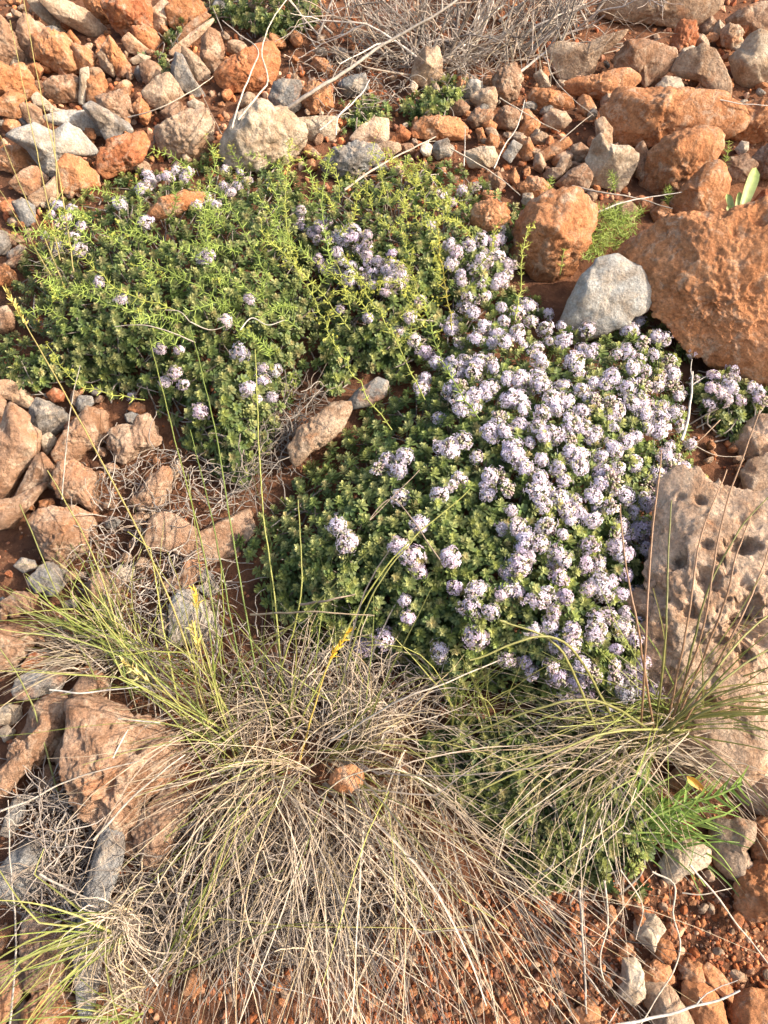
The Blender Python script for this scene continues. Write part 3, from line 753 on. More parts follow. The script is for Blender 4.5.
# ---- the dry tussock in the lower middle
def tussock(name, label, base, strands, greens):
    o0 = at(base[0], base[1], 0.0)
    root = thing(name, label, 'grass tussock', o0)
    for pname, sets, mat in (('dry_blades', strands, STRAW), ('green_blades', greens, BLADE)):
        if not sets: continue
        mb = MB()
        for kw in sets: blades(mb, **kw)
        part(pname, mb, [mat], root, o0)
    return root, o0
S = lambda n, base, spread, az, el, length, droop, width=(.0007, .0015), pal=STRAWS, **k: dict(n=n, base=base, spread=spread, az=az, el=el, length=length, droop=droop, width=width, pal=pal, **k)
T1, T1o = tussock('dry_tussock', 'huge dry straw coloured grass tussock sprawling over the lower middle, below the thyme', (310, 760), [
    S(84, (250, 790), (80, 45), (-160, -60), (15, 65), (.10, .22), (.6, 1.8), floor=(.003, .03), wig=.07, curl=.4),
    S(90, (340, 800), (80, 45), (-130, -30), (15, 65), (.11, .25), (.6, 1.6), floor=(.003, .03), wig=.06, curl=.4),
    S(84, (400, 810), (80, 45), (-95, -15), (10, 45), (.12, .29), (.5, 1.4), floor=(.003, .025), wig=.05),
    S(60, (330, 890), (130, 40), (-125, -30), (10, 40), (.08, .17), (.5, 1.5), floor=(.002, .015), wig=.08),
    S(110, (290, 730), (110, 40), (0, 190), (20, 75), (.05, .14), (.8, 2.4), curl=.8, wig=.11, floor=(.004, .05)),
    S(120, (330, 760), (120, 50), (-180, 180), (10, 50), (.05, .13), (.6, 2.0), curl=.8, wig=.12, floor=(.004, .05)),
    S(40, (250, 740), (50, 40), (150, 230), (15, 50), (.09, .19), (.6, 1.8), floor=(.004, .03), wig=.06),
    S(130, (390, 720), (75, 35), (0, 180), (20, 80), (.05, .13), (1.0, 3.0), curl=.9, wig=.12, floor=(.004, .05)),
    S(22, (320, 770), (90, 50), (-180, 180), (15, 60), (.10, .20), (.5, 1.4), (.0020, .0032), wig=.05),
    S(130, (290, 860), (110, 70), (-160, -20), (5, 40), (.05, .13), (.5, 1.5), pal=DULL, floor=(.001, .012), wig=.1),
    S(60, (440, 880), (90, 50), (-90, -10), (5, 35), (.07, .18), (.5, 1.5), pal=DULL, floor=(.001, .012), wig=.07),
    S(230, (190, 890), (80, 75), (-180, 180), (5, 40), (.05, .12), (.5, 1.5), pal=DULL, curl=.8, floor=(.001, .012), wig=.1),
], [
    S(36, (290, 760), (80, 40), (60, 150), (40, 80), (.10, .24), (.2, 1.2), (.0010, .0020), GREENS),
    S(44, (310, 770), (90, 50), (-180, 180), (25, 70), (.10, .22), (.8, 2.0), (.0009, .0018), GREENS),
    S(26, (215, 720), (30, 40), (60, 120), (50, 85), (.12, .24), (.1, .7), (.0010, .0018), GREENS),
])
T2, _ = tussock('grass_tuft', 'yellow green grass tuft leaning up and left, beside the shaded rocks on the left', (110, 655), [
    S(70, (110, 655), (30, 18), (125, 190), (15, 60), (.05, .11), (.3, 1.6), floor=(.004, .03)),
    S(40, (105, 660), (35, 20), (150, 215), (10, 40), (.04, .09), (.5, 2), pal=np.concatenate([GREYS, STRAWS]), wig=.1, curl=.8),
    S(50, (130, 680), (40, 25), (-60, 40), (10, 40), (.04, .10), (.5, 2), pal=np.concatenate([GREYS, STRAWS]), wig=.1, curl=.8),
], [
    S(40, (115, 650), (30, 15), (110, 180), (25, 65), (.06, .13), (.2, 1.2), (.0011, .0022), GREENS),
    S(30, (150, 690), (45, 30), (90, 160), (30, 65), (.08, .18), (.2, 1.0), (.0011, .0020), GREENS),
])
T3, _ = tussock('grass_tuft', 'small curly tan tuft with a few green blades, bottom left on the grey slab', (118, 930), [
    S(190, (118, 922), (14, 12), (-180, 180), (15, 75), (.02, .06), (1, 3.5), curl=1.6, wig=.12, bh=.045, floor=(.03, .05)),
    S(80, (135, 975), (25, 25), (-180, 180), (15, 60), (.03, .07), (1, 3), curl=1.2, wig=.1, bh=.02),
], [
    S(26, (115, 930), (12, 10), (160, 215), (15, 45), (.07, .13), (.4, 1.4), (.0012, .0022), GREENS, curl=.2, bh=.045, floor=(.03, .05)),
    S(22, (135, 1005), (40, 18), (150, 230), (20, 50), (.05, .11), (.6, 1.8), (.0009, .0018), GREENS, bh=.02),
    S(10, (160, 970), (12, 12), (40, 65), (20, 45), (.15, .24), (.2, .7), (.0011, .0018), GREENS, curl=.3),
])
T4, T4o = tussock('dry_tussock', 'olive and straw tussock lying against the pitted boulder, combed to the left', (655, 725), [
    S(52, (640, 725), (60, 30), (150, 205), (10, 45), (.10, .23), (.3, 1.4), curl=.4, floor=(.01, .06), wig=.05),
    S(62, (600, 745), (60, 28), (140, 225), (10, 55), (.06, .16), (.6, 2.0), curl=.5, floor=(.01, .05)),
    S(60, (655, 750), (40, 20), (-60, 10), (5, 35), (.07, .15), (.5, 1.4), floor=(.004, .03)),
    S(44, (560, 760), (50, 30), (-120, -20), (10, 50), (.06, .14), (.8, 2.2), floor=(.004, .03)),
    S(70, (590, 755), (60, 30), (-20, 200), (10, 60), (.03, .08), (1, 3), curl=1.2, wig=.11, floor=(.006, .05)),
], [
    S(60, (645, 725), (40, 22), (10, 60), (40, 70), (.10, .19), (.2, .9), (.0012, .0024), GREENS * .85),
    S(80, (640, 735), (60, 25), (140, 215), (15, 50), (.06, .18), (.3, 1.4), (.0010, .0020), GREENS),
    S(34, (500, 720), (50, 25), (50, 120), (30, 75), (.06, .13), (.3, 1.2), (.0010, .0020), GREENS),
])
# long separate stalks of grass: part of the tussock they grow from
def stalk(root, o0, px, col, r=.0008, spike=None, name='stalk', r1=None, mat=None):
    P = np.array([at(x, y, h) for x, y, h in px]); pts = spline(P, 22)
    pts = pts + .0012 * np.stack([perlin(pts * 60 + k * 9) for k in range(3)], 1)
    mb = MB(); tube(mb, pts, r, (r1 or r * .55), col, 5, 0, np.asarray(col) * rng.uniform(.9, 1.15))
    st = part(name, mb, [mat or BLADE], root, o0)
    if spike:
        L, c = spike; mb = MB()
        t = unit(pts[-1] - pts[-4])
        L *= 1.25; n = int(L / .0011)
        for i in range(n):
            a = pts[-1] - t * L * (1 - i / n)
            d = unit(t + rng.normal(0, .45, 3)); w = rng.uniform(.0016, .0028)
            ribbon(mb, a + d * np.linspace(0, .0075, 4)[:, None], w * 1.3, w * .3, np.array(c) * rng.uniform(.8, 1.2), np.array(c) * rng.uniform(.9, 1.2), rng.uniform(-1.5, 1.5))
        q = link('seed_head', mb.mesh('seed_head', [BLADE], o0), st)
    return st
YG = (.34, .30, .10); RG = (.36, .22, .13); OL = (.24, .23, .08); ST = (.50, .40, .25); YL = (.55, .40, .10)
stalk(T1, T1o, [(222, 775, .01), (170, 600, .05), (90, 440, .07), (40, 350, .08), (6, 290, .085)], (.42, .34, .12), .0010, (.042, (.62, .50, .15)))
stalk(T1, T1o, [(235, 760, .01), (218, 690, .03), (200, 630, .05), (195, 590, .06)], YG, .0009, (.014, (.74, .52, .08)))
stalk(T1, T1o, [(240, 770, .01), (222, 720, .03), (205, 670, .05), (193, 625, .06)], YG, .0009, (.018, (.78, .62, .18)))
stalk(T1, T1o, [(260, 770, .01), (215, 725, .03), (160, 690, .045), (122, 660, .05)], YG, .0010, (.024, (.76, .62, .24)))
stalk(T1, T1o, [(300, 760, .02), (312, 715, .05), (328, 665, .07), (350, 630, .08)], YL, .0009, (.024, (.74, .50, .05)))
for px in ([(225, 690, .01), (205, 560, .05), (175, 440, .07), (150, 340, .09)], [(262, 700, .01), (240, 580, .05), (215, 430, .08), (190, 325, .10)], [(285, 720, .01), (275, 600, .04), (262, 500, .07), (255, 350, .09)],
           [(250, 720, .01), (235, 640, .03), (212, 520, .06), (190, 430, .07)], [(330, 720, .02), (370, 600, .10), (420, 530, .12)], [(290, 740, .02), (380, 575, .11), (470, 490, .13)],
           [(270, 700, .02), (300, 600, .08), (298, 500, .10)], [(100, 690, .01), (60, 600, .03), (20, 505, .05)], [(130, 670, .01), (95, 560, .04), (48, 470, .05)], [(60, 800, .01), (30, 700, .03), (-5, 640, .04)]):
    stalk(T1, T1o, px, pick(GREENS), .0009)
for px, c in (([(672, 720, .03), (705, 620, .06), (722, 520, .09), (760, 410, .12)], RG), ([(668, 720, .03), (688, 620, .06), (700, 540, .08), (727, 470, .09)], RG), ([(640, 740, .02), (645, 660, .09), (650, 560, .12), (662, 450, .13)], RG), ([(655, 740, .02), (640, 640, .10), (625, 560, .12), (620, 505, .13)], RG),
              ([(675, 725, .03), (705, 600, .06), (740, 530, .08), (770, 495, .09)], OL), ([(675, 725, .03), (722, 610, .06), (735, 560, .08), (750, 520, .08)], RG), ([(680, 730, .03), (730, 640, .06), (758, 580, .07), (775, 530, .08)], RG), ([(655, 735, .02), (665, 640, .08), (668, 560, .10), (672, 500, .11)], OL)):
    px = [(a, b, h + .05 * min(1, k)) for k, (a, b, h) in enumerate(px)]
    stalk(T4, T4o, px, c, .0010)
for px in ([(660, 740, .03), (700, 690, .05), (740, 640, .06), (775, 610, .06)], [(650, 745, .03), (700, 700, .06), (750, 660, .07), (790, 640, .07)], [(640, 750, .03), (710, 710, .05), (790, 690, .06)], [(600, 740, .03), (560, 650, .10), (500, 620, .12)], [(620, 730, .03), (560, 640, .11), (470, 660, .12)],
           [(690, 730, .03), (600, 735, .06), (480, 790, .05)], [(660, 735, .03), (580, 700, .09), (440, 745, .07)]):
    px = [(a, b, h + .035 * min(1, k)) for k, (a, b, h) in enumerate(px)]
    stalk(T4, T4o, px, np.array(OL) * rng.uniform(.9, 1.3), .0013)

# ---- grass standing in the left mound
T5, T5o = tussock('grass_tuft', 'thin yellow green grass standing in the upper left thyme', (75, 300), [
    S(16, (70, 300), (8, 8), (60, 200), (10, 50), (.02, .05), (.5, 2), floor=(.04, .06))], [
    S(14, (72, 292), (8, 6), (95, 140), (55, 75), (.07, .13), (.0, .4), (.0010, .0018), GREENS, floor=(.04, .06))])
for px in ([(68, 296, .04), (45, 240, .07), (22, 190, .09), (0, 135, .10)], [(66, 300, .04), (30, 240, .07), (0, 190, .08)], [(60, 260, .06), (45, 190, .09), (30, 120, .12), (10, 20, .17)], [(75, 280, .05), (60, 180, .10), (40, 90, .13), (22, -10, .16)], [(58, 200, .07), (55, 150, .10), (52, 110, .12)]):
    stalk(T5, T5o, px, (.40, .33, .12), .0008)

# ------------------------------------------------------------------ thyme
def leaf_tpl(L, w, up):
    """obovate leaf along +x, folded at the midrib"""
    v = np.array([(0, 0, 0), (.35 * L, -.34 * w, .05 * L), (.35 * L, .34 * w, .05 * L), (.75 * L, -.5 * w, .03 * L), (.75 * L, .5 * w, .03 * L), (L, 0, -.04 * L), (.45 * L, 0, -.03 * L)])
    f = np.array([(0, 1, 6), (0, 6, 2), (1, 3, 6), (6, 4, 2), (3, 5, 6), (6, 5, 4)])
    c, s_ = math.cos(up), math.sin(up)
    v = v @ np.array([[c, 0, s_], [0, 1, 0], [-s_, 0, c]])
    return v, f
def rosette_tpl(seed, tiers=6):
    r = np.random.default_rng(seed); V = []; F = []; Cc = []; n = 0
    for t in range(tiers):
        k = 5 if t < 4 else 4
        for j in range(k):
            L = (1.0 - .115 * t) * r.uniform(.8, 1.15); w = L * r.uniform(.34, .46)
            v, f = leaf_tpl(L, w, .05 + .23 * t + r.uniform(-.14, .14))
            a = j * 2 * math.pi / k + (t % 2) * math.pi / k + r.uniform(-.3, .3)
            ca, sa = math.cos(a), math.sin(a)
            v = v @ np.array([[ca, sa, 0], [-sa, ca, 0], [0, 0, 1]])
            v[:, 2] += .17 * t - .4
            V.append(v); F.append(f + n); n += len(v)
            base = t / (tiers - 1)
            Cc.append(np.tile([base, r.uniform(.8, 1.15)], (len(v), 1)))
    return np.concatenate(V), np.concatenate(F), np.concatenate(Cc)
ROS = [rosette_tpl(50 + k) for k in range(6)]
TUFTS = [rosette_tpl(80 + k, 3) for k in range(4)]
def instance(mb, tpls, C, nrm, size, old, young, mi=0):
    """plants copies of the templates at points C with axis nrm"""
    ex, ey, ez = frames(nrm, rng.uniform(0, 6.28, len(C)))
    which = rng.integers(0, len(tpls), len(C))
    for k, (v, f, cc) in enumerate(tpls):
        idx = np.where(which == k)[0]
        if not len(idx): continue
        P = C[idx][:, None] + size[idx][:, None, None] * (v[None, :, :1] * ex[idx][:, None] + v[None, :, 1:2] * ey[idx][:, None] + v[None, :, 2:] * ez[idx][:, None])
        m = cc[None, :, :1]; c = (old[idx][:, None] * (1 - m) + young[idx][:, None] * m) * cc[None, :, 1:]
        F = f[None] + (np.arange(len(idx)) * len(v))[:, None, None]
        mb.add(P.reshape(-1, 3), F.reshape(-1, 3), c.reshape(-1, 3), mi)
def floret_tpl(r):
    V = []; F = []; C = []; n = 0
    for j in range(5):
        a = j * 1.2566 + r.uniform(-.25, .25); big = 1.25 if j == 0 else 1.0
        L = .29 * big * r.uniform(.75, 1.25); w = .085
        d = np.array([math.cos(a), math.sin(a), .28]); s_ = np.array([-math.sin(a), math.cos(a), 0])
        v = np.array([d * .04, d * L * .55 - s_ * w, d * L - s_ * w * .45 - [0, 0, .06], d * L + s_ * w * .45 - [0, 0, .06], d * L * .55 + s_ * w])
        V.append(v); F.append(np.array([(0, 1, 2), (0, 2, 3), (0, 3, 4)]) + n); n += 5
        C.append(np.tile(np.array([.70, .625, .72]) * r.uniform(.82, 1.15) * np.array([1, r.uniform(.95, 1.04), 1]), (5, 1)))
    return np.concatenate(V), np.concatenate(F), np.concatenate(C)
def head_mesh(seed, radius=.0092, name='flower_head'):
    r = np.random.default_rng(seed); mb = MB()
    n = 64; fl = int([54, 46, 20, 58, 34, 50, 40, 12, 48, 56][seed % 10]); lump = r.normal(0, .16, (3, 3))
    k = np.arange(n) + .5; z = 1 - 1.35 * k / n; ph = k * 2.39996
    D = np.stack([np.sqrt(np.maximum(0, 1 - z * z)) * np.cos(ph), np.sqrt(np.maximum(0, 1 - z * z)) * np.sin(ph), z], 1) + r.normal(0, .13, (n, 3)); D = unit(D)
    order = r.permutation(n)
    for q, i in enumerate(order):
        d = D[i]; a = unit(np.cross(d, [.2, .7, .4])); b = np.cross(d, a)
        R = r.uniform(.66, 1.22) * (1 + float(d @ lump[0]) + .5 * float(abs(d @ lump[1])))
        # calyx
        cv = np.array([d * .25, d * R * .74 + a * .15, d * R * .74 - a * .08 + b * .13, d * R * .74 - a * .08 - b * .13, d * R * .88])
        cf = np.array([(0, 1, 2), (0, 2, 3), (0, 3, 1), (1, 4, 2), (2, 4, 3), (3, 4, 1)])
        cc = np.array([.52, .50, .30]) if r.random() < .55 else np.array([.58, .44, .42])
        mb.add(cv * radius, cf, cc * r.uniform(.8, 1.15), 1)
        if q < fl:
            v, f, c = floret_tpl(r)
            ang = r.uniform(0, 6.28); ca, sa = math.cos(ang), math.sin(ang); a2, b2 = a * ca + b * sa, -a * sa + b * ca
            tl = unit(d + r.normal(0, .38, 3))
            mb.add((d * R * .93 + v[:, :1] * a2 + v[:, 1:2] * b2 + v[:, 2:] * tl) * radius, f, c, 0)
    # green bracts below
    for j in range(7):
        v, f = leaf_tpl(1.0, .42, .1 + r.uniform(-.2, .3)); a = j * .9 + r.uniform(-.2, .2); ca, sa = math.cos(a), math.sin(a)
        mb.add((v @ np.array([[ca, sa, 0], [-sa, ca, 0], [0, 0, 1]]) - [0, 0, .35]) * radius, f, np.array([.15, .20, .06]) * r.uniform(.8, 1.2), 1)
    return mb
def head_me(seed): return head_mesh(seed).mesh('flower_head', [PETAL, LEAF], np.zeros(3))
# meshes are made in slope coords; keep the raw arrays too for the merged remainder
HEAD_MB = [head_mesh(300 + k) for k in range(10)]
HEAD_ME = [m.mesh('flower_head', [PETAL, LEAF], np.zeros(3)) for m in HEAD_MB]

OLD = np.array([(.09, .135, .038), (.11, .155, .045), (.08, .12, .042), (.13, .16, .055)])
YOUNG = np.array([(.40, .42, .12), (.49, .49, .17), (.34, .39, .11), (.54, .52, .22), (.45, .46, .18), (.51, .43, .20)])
keepout = [hp for hp, l in hand_polys if l > 0.03]
def mound_h(x, y, poly, H, fall):
    d = poly_dist(x, y, poly)
    return H * (1 - np.exp(-d / fall)), d
def thyme(label, poly, H, fall, step, heads, root_px, size=(.0064, .0090), green=1.0, ftone=1.0, rootname='thyme_cushion', young=YOUNG, holes=()):
    o0 = at(root_px[0], root_px[1], 0.0)
    root = thing(rootname, label, 'thyme plant', o0)
    x, y = scatter(poly, step)
    keep = np.ones(len(x), bool)
    for hp in list(keepout) + list(holes): keep &= ~in_poly(x, y, hp)
    x, y = x[keep], y[keep]
    h, d = mound_h(x, y, poly, H, fall)
    p = at(x, y, 0.0)
    bump = .013 * fbm(np.stack([p[:, 0] * 13, p[:, 1] * 13, p[:, 0] * 0 + 2], 1), 3)
    # open gaps where the stems and the dark inside show
    gap = fbm(np.stack([p[:, 0] * 34, p[:, 1] * 34, p[:, 0] * 0 + 8], 1), 2)
    sel = gap < .34
    x, y, h, d, bump = x[sel], y[sel], h[sel], d[sel], bump[sel]
    h = np.maximum(.006, h + bump + rng.normal(0, .004, len(x)))
    C = at(x, y, h)
    # outward normal of the cushion
    e = 6.0
    hx = (mound_h(x + e, y, poly, H, fall)[0] - mound_h(x - e, y, poly, H, fall)[0]) / (2 * e * .001)
    hy = -(mound_h(x, y + e, poly, H, fall)[0] - mound_h(x, y - e, poly, H, fall)[0]) / (2 * e * .001)
    nrm = unit(np.stack([-hx * .6, -hy * .6, np.ones_like(hx)], 1) + rng.normal(0, .30, (len(x), 3)) + np.array([.1, -.1, 0]))
    tone = fbm(C * 16 + 31, 2)[:, None]
    yo = young[rng.integers(0, len(young), len(x))] * rng.uniform(.8, 1.15, (len(x), 1)) * (1 + .25 * tone) * green
    ol = OLD[rng.integers(0, len(OLD), len(x))] * rng.uniform(.8, 1.2, (len(x), 1)) * green
    mb = MB()
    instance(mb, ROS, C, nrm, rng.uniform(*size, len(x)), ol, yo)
    # leafier, older shoots inside the cushion
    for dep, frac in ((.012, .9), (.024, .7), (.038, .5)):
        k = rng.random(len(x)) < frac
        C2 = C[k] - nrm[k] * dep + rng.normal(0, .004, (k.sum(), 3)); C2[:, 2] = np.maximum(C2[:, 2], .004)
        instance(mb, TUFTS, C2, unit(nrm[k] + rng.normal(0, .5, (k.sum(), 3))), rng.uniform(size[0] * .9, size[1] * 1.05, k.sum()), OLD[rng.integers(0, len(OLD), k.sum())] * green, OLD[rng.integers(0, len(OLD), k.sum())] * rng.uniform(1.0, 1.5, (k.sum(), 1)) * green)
    part('foliage', mb, [LEAF], root, o0)
    mb = MB()
    for i in rng.choice(len(x), min(len(x), 420), replace=False):
        a = C[i] - nrm[i] * .004; b = np.array([a[0] * .75 + o0[0] * .25 + rng.normal(0, .02), a[1] * .8 + o0[1] * .2 + rng.normal(0, .02), 0.0])
        m = (a + b) / 2 + rng.normal(0, .008, 3)
        tube(mb, spline([b, m, a], 6), .0011, .0006, pick(GREYS) * .8, 4)
    part('stems', mb, [WOOD], root, o0)
    # flower heads
    heads = [q for q in heads]
    rest = MB()
    hx_ = np.array([q[0] for q in heads], float); hy_ = np.array([q[1] for q in heads], float); hs = np.array([q[2] if len(q) > 2 else 1.0 for q in heads])
    if len(heads):
        hh, _ = mound_h(hx_, hy_, poly, H, fall)
        hh = np.where(in_poly(hx_, hy_, poly), hh, .01)
        p = at(hx_, hy_, 0.0)
        hh = np.maximum(.012, hh + .013 * fbm(np.stack([p[:, 0] * 13, p[:, 1] * 13, p[:, 0] * 0 + 2], 1), 3) + .008 + rng.normal(0, .004, len(hh)))
        HC = at(hx_, hy_, hh)
        hn = unit(np.array([.12, -.25, .9]) + rng.normal(0, .28, (len(hh), 3)))
        ex, ey, ez = frames(hn, rng.uniform(0, 6.28, len(hh)))
        order = np.argsort(-hy_)
        from mathutils import Matrix
        for rank, i in enumerate(order):
            sz = hs[i] * rng.uniform(.66, 1.08); k = rng.integers(len(HEAD_ME))
            R = np.stack([ex[i] * rng.uniform(.85, 1.15), ey[i] * rng.uniform(.85, 1.15), ez[i] * rng.uniform(.65, .95)], 1) * sz
            if rank < 100:
                Rw = M3 @ R @ M3.T; loc = W(HC[i]) - W(o0)
                m4 = np.eye(4); m4[:3, :3] = Rw; m4[:3, 3] = loc
                o = link('flower_head', HEAD_ME[k], root); o.matrix_local = Matrix(m4.tolist())
                j = rng.uniform(.86, 1.08) * ftone; o.color = (j * rng.uniform(.96, 1.07), j * rng.uniform(.94, 1.04), j * rng.uniform(.93, 1.04), 1)
            else:
                src = HEAD_MB[k]; off = 0
                for v, f, c, m_ in zip(src.v, src.f, src.c, src.m):
                    rest.add(HC[i] + v @ R.T, f - off, c, m_[0]); off += len(v)
        if rest.n:
            o = part('flower_heads', rest, [PETAL, LEAF], root, o0); o['kind'] = 'stuff'
    return root, o0
def inside_heads(poly, step, prob=1.0, size=1.0):
    x, y = scatter(poly, step, .36); k = rng.random(len(x)) < prob
    return [(a, b, size * rng.uniform(.88, 1.1)) for a, b in zip(x[k], y[k])]

LEFT = [(14, 290), (28, 245), (50, 205), (95, 182), (140, 172), (175, 158), (215, 160), (250, 158), (285, 152), (310, 190), (330, 240), (330, 300), (318, 340), (300, 372), (292, 398), (276, 446), (238, 490), (190, 446), (160, 418), (130, 398), (90, 388), (50, 388), (10, 400), (-10, 360), (18, 330)]
left_heads = [(58, 205), (66, 218), (82, 226), (74, 236), (150, 180), (141, 190), (175, 170), (185, 178), (206, 200), (196, 206), (178, 205), (238, 186), (226, 170), (240, 172), (231, 192), (45, 236), (58, 247), (80, 249), (146, 222), (160, 351), (184, 384), (166, 382), (176, 374), (131, 396), (241, 352), (263, 382), (275, 370), (271, 397), (248, 388), (262, 369), (258, 400), (180, 350), (200, 412), (62, 226), (147, 174), (98, 282), (122, 300), (205, 260), (250, 300), (226, 320), (118, 205), (160, 178), (167, 176), (148, 186), (247, 181), (224, 186), (52, 214), (72, 210), (188, 172), (196, 198), (215, 204)]
thyme('low green thyme cushion in the upper left with few flowers, above the shaded rocks', LEFT, .075, 45, 11.2, [(a, b, .95 * rng.uniform(.8, 1.1)) for a, b in left_heads], (170, 330), ftone=.95, holes=[[(120, 395), (160, 395), (160, 425), (120, 425)]])
MID = [(285, 195), (320, 178), (352, 168), (398, 157), (440, 160), (470, 170), (505, 178), (525, 205), (520, 250), (515, 285), (480, 310), (440, 330), (425, 355), (395, 378), (360, 372), (330, 400), (318, 380), (305, 350), (318, 290), (300, 240)]
mid_heads = inside_heads([(288, 215), (310, 208), (350, 225), (395, 250), (412, 282), (385, 300), (345, 285), (310, 262), (280, 215), (285, 200)], 12.0, .92, .9) + inside_heads([(445, 240), (475, 228), (515, 240), (515, 290), (480, 305), (450, 285)], 13.0, .92, .95) + \
    [(440, 196), (462, 190), (476, 188), (452, 202, .8), (415, 340), (425, 352), (368, 318, .8), (398, 330, .85), (408, 318, .85), (340, 310, .8), (430, 225, .8), (420, 300), (500, 225)]
thyme('thyme cushion in the upper middle with lilac flowers mixed with yellow green bedstraw', MID, .06, 40, 11.2, mid_heads, (400, 260), green=1.08, ftone=.98)
RIGHT = [(248, 560), (255, 520), (280, 498), (298, 470), (335, 436), (375, 402), (420, 350), (450, 318), (490, 285), (530, 285), (548, 318), (580, 322), (625, 312), (665, 318), (690, 350), (688, 395), (690, 440), (706, 480), (680, 512), (662, 545), (668, 572), (654, 595), (658, 650), (668, 705), (610, 722), (540, 706), (490, 690), (450, 700), (415, 680), (370, 655), (330, 650), (290, 635), (258, 600)]
rh = inside_heads([(425, 330), (460, 300), (510, 290), (545, 312), (590, 326), (640, 318), (672, 352), (680, 400), (690, 440), (704, 480), (668, 515), (652, 545), (600, 530), (555, 510), (520, 465), (470, 425), (430, 380)], 15.8, .84, 1.0)
rh += inside_heads([(555, 515), (600, 530), (652, 545), (660, 570), (648, 600), (660, 700), (610, 715), (560, 695), (515, 660), (545, 590), (500, 560), (510, 520)], 18.5, .85, 1.0)
rh += inside_heads([(520, 440), (560, 500), (505, 520), (440, 460), (420, 400)], 21, .6, .95)
rh += inside_heads([(370, 430), (440, 440), (500, 500), (530, 600), (480, 640), (430, 560), (390, 480)], 27, .55, .85)
rh += [(349, 542, 1.1), (338, 525), (403, 457), (399, 470, .9), (441, 651, 1.1), (384, 637, 1.05), (362, 647, 1.1), (476, 636), (405, 553), (398, 547, .9), (412, 556), (404, 601), (408, 618), (420, 570, .8), (378, 468), (460, 480), (478, 590), (470, 605), (490, 610), (508, 660), (425, 378), (420, 390), (440, 420), (535, 600), (505, 590), (518, 565), (450, 560, .8), (676, 544, 1.1), (665, 340), (640, 320), (655, 337, 1.05), (692, 352, .9)]
thyme('big domed thyme cushion in the middle, its right half thick with lilac white flowers', RIGHT, .095, 55, 11.6, rh, (470, 520), green=1.14)
PATCH = [(690, 385), (705, 368), (735, 362), (765, 372), (800, 385), (800, 420), (760, 425), (735, 440), (705, 425)]
thyme('small thyme patch full of white lilac flowers under the giant orange boulder', PATCH, .035, 22, 9.5, inside_heads([(692, 378), (735, 366), (800, 388), (795, 405), (745, 412), (700, 408)], 13.5, .95, .95), (735, 405))
LOW = [(425, 735), (460, 720), (520, 715), (590, 730), (640, 755), (660, 800), (650, 850), (640, 900), (615, 890), (590, 880), (560, 895), (535, 890), (510, 850), (470, 810), (440, 790)]
thyme('flowerless dark green thyme at the lower right, straggling out through dry grass', LOW, .03, 40, 10.8, [], (560, 810), green=.92)
thyme('bright thyme clump cut by the top edge, beside the dead shrub', [(205, -20), (330, -20), (320, 15), (290, 35), (262, 42), (238, 25), (215, 18)], .05, 22, 8.4, [], (265, 5), size=(.007, .010))
thyme('pale green thyme sprigs hanging beside the long grizzled slab, top left', [(162, 38), (172, 20), (190, 8), (212, 2), (222, 14), (200, 20), (182, 32), (172, 48), (168, 62), (178, 68), (172, 82), (160, 76), (163, 55)], .035, 9, 7.5, [], (175, 45), size=(.006, .0085))
thyme('low yellow green plant between two rocks, at the left foot of the dead shrub', [(340, 118), (352, 104), (372, 96), (388, 108), (392, 124), (372, 126), (356, 132), (345, 128)], .022, 12, 7.6, [], (366, 115), size=(.006, .009), green=1.15)
thyme('fresh green plant at the right foot of the dead shrub, top centre', [(398, 108), (402, 96), (425, 88), (445, 76), (468, 78), (462, 96), (452, 108), (440, 118), (418, 114)], .035, 14, 7.4, [], (432, 100), size=(.007, .010), green=1.12)
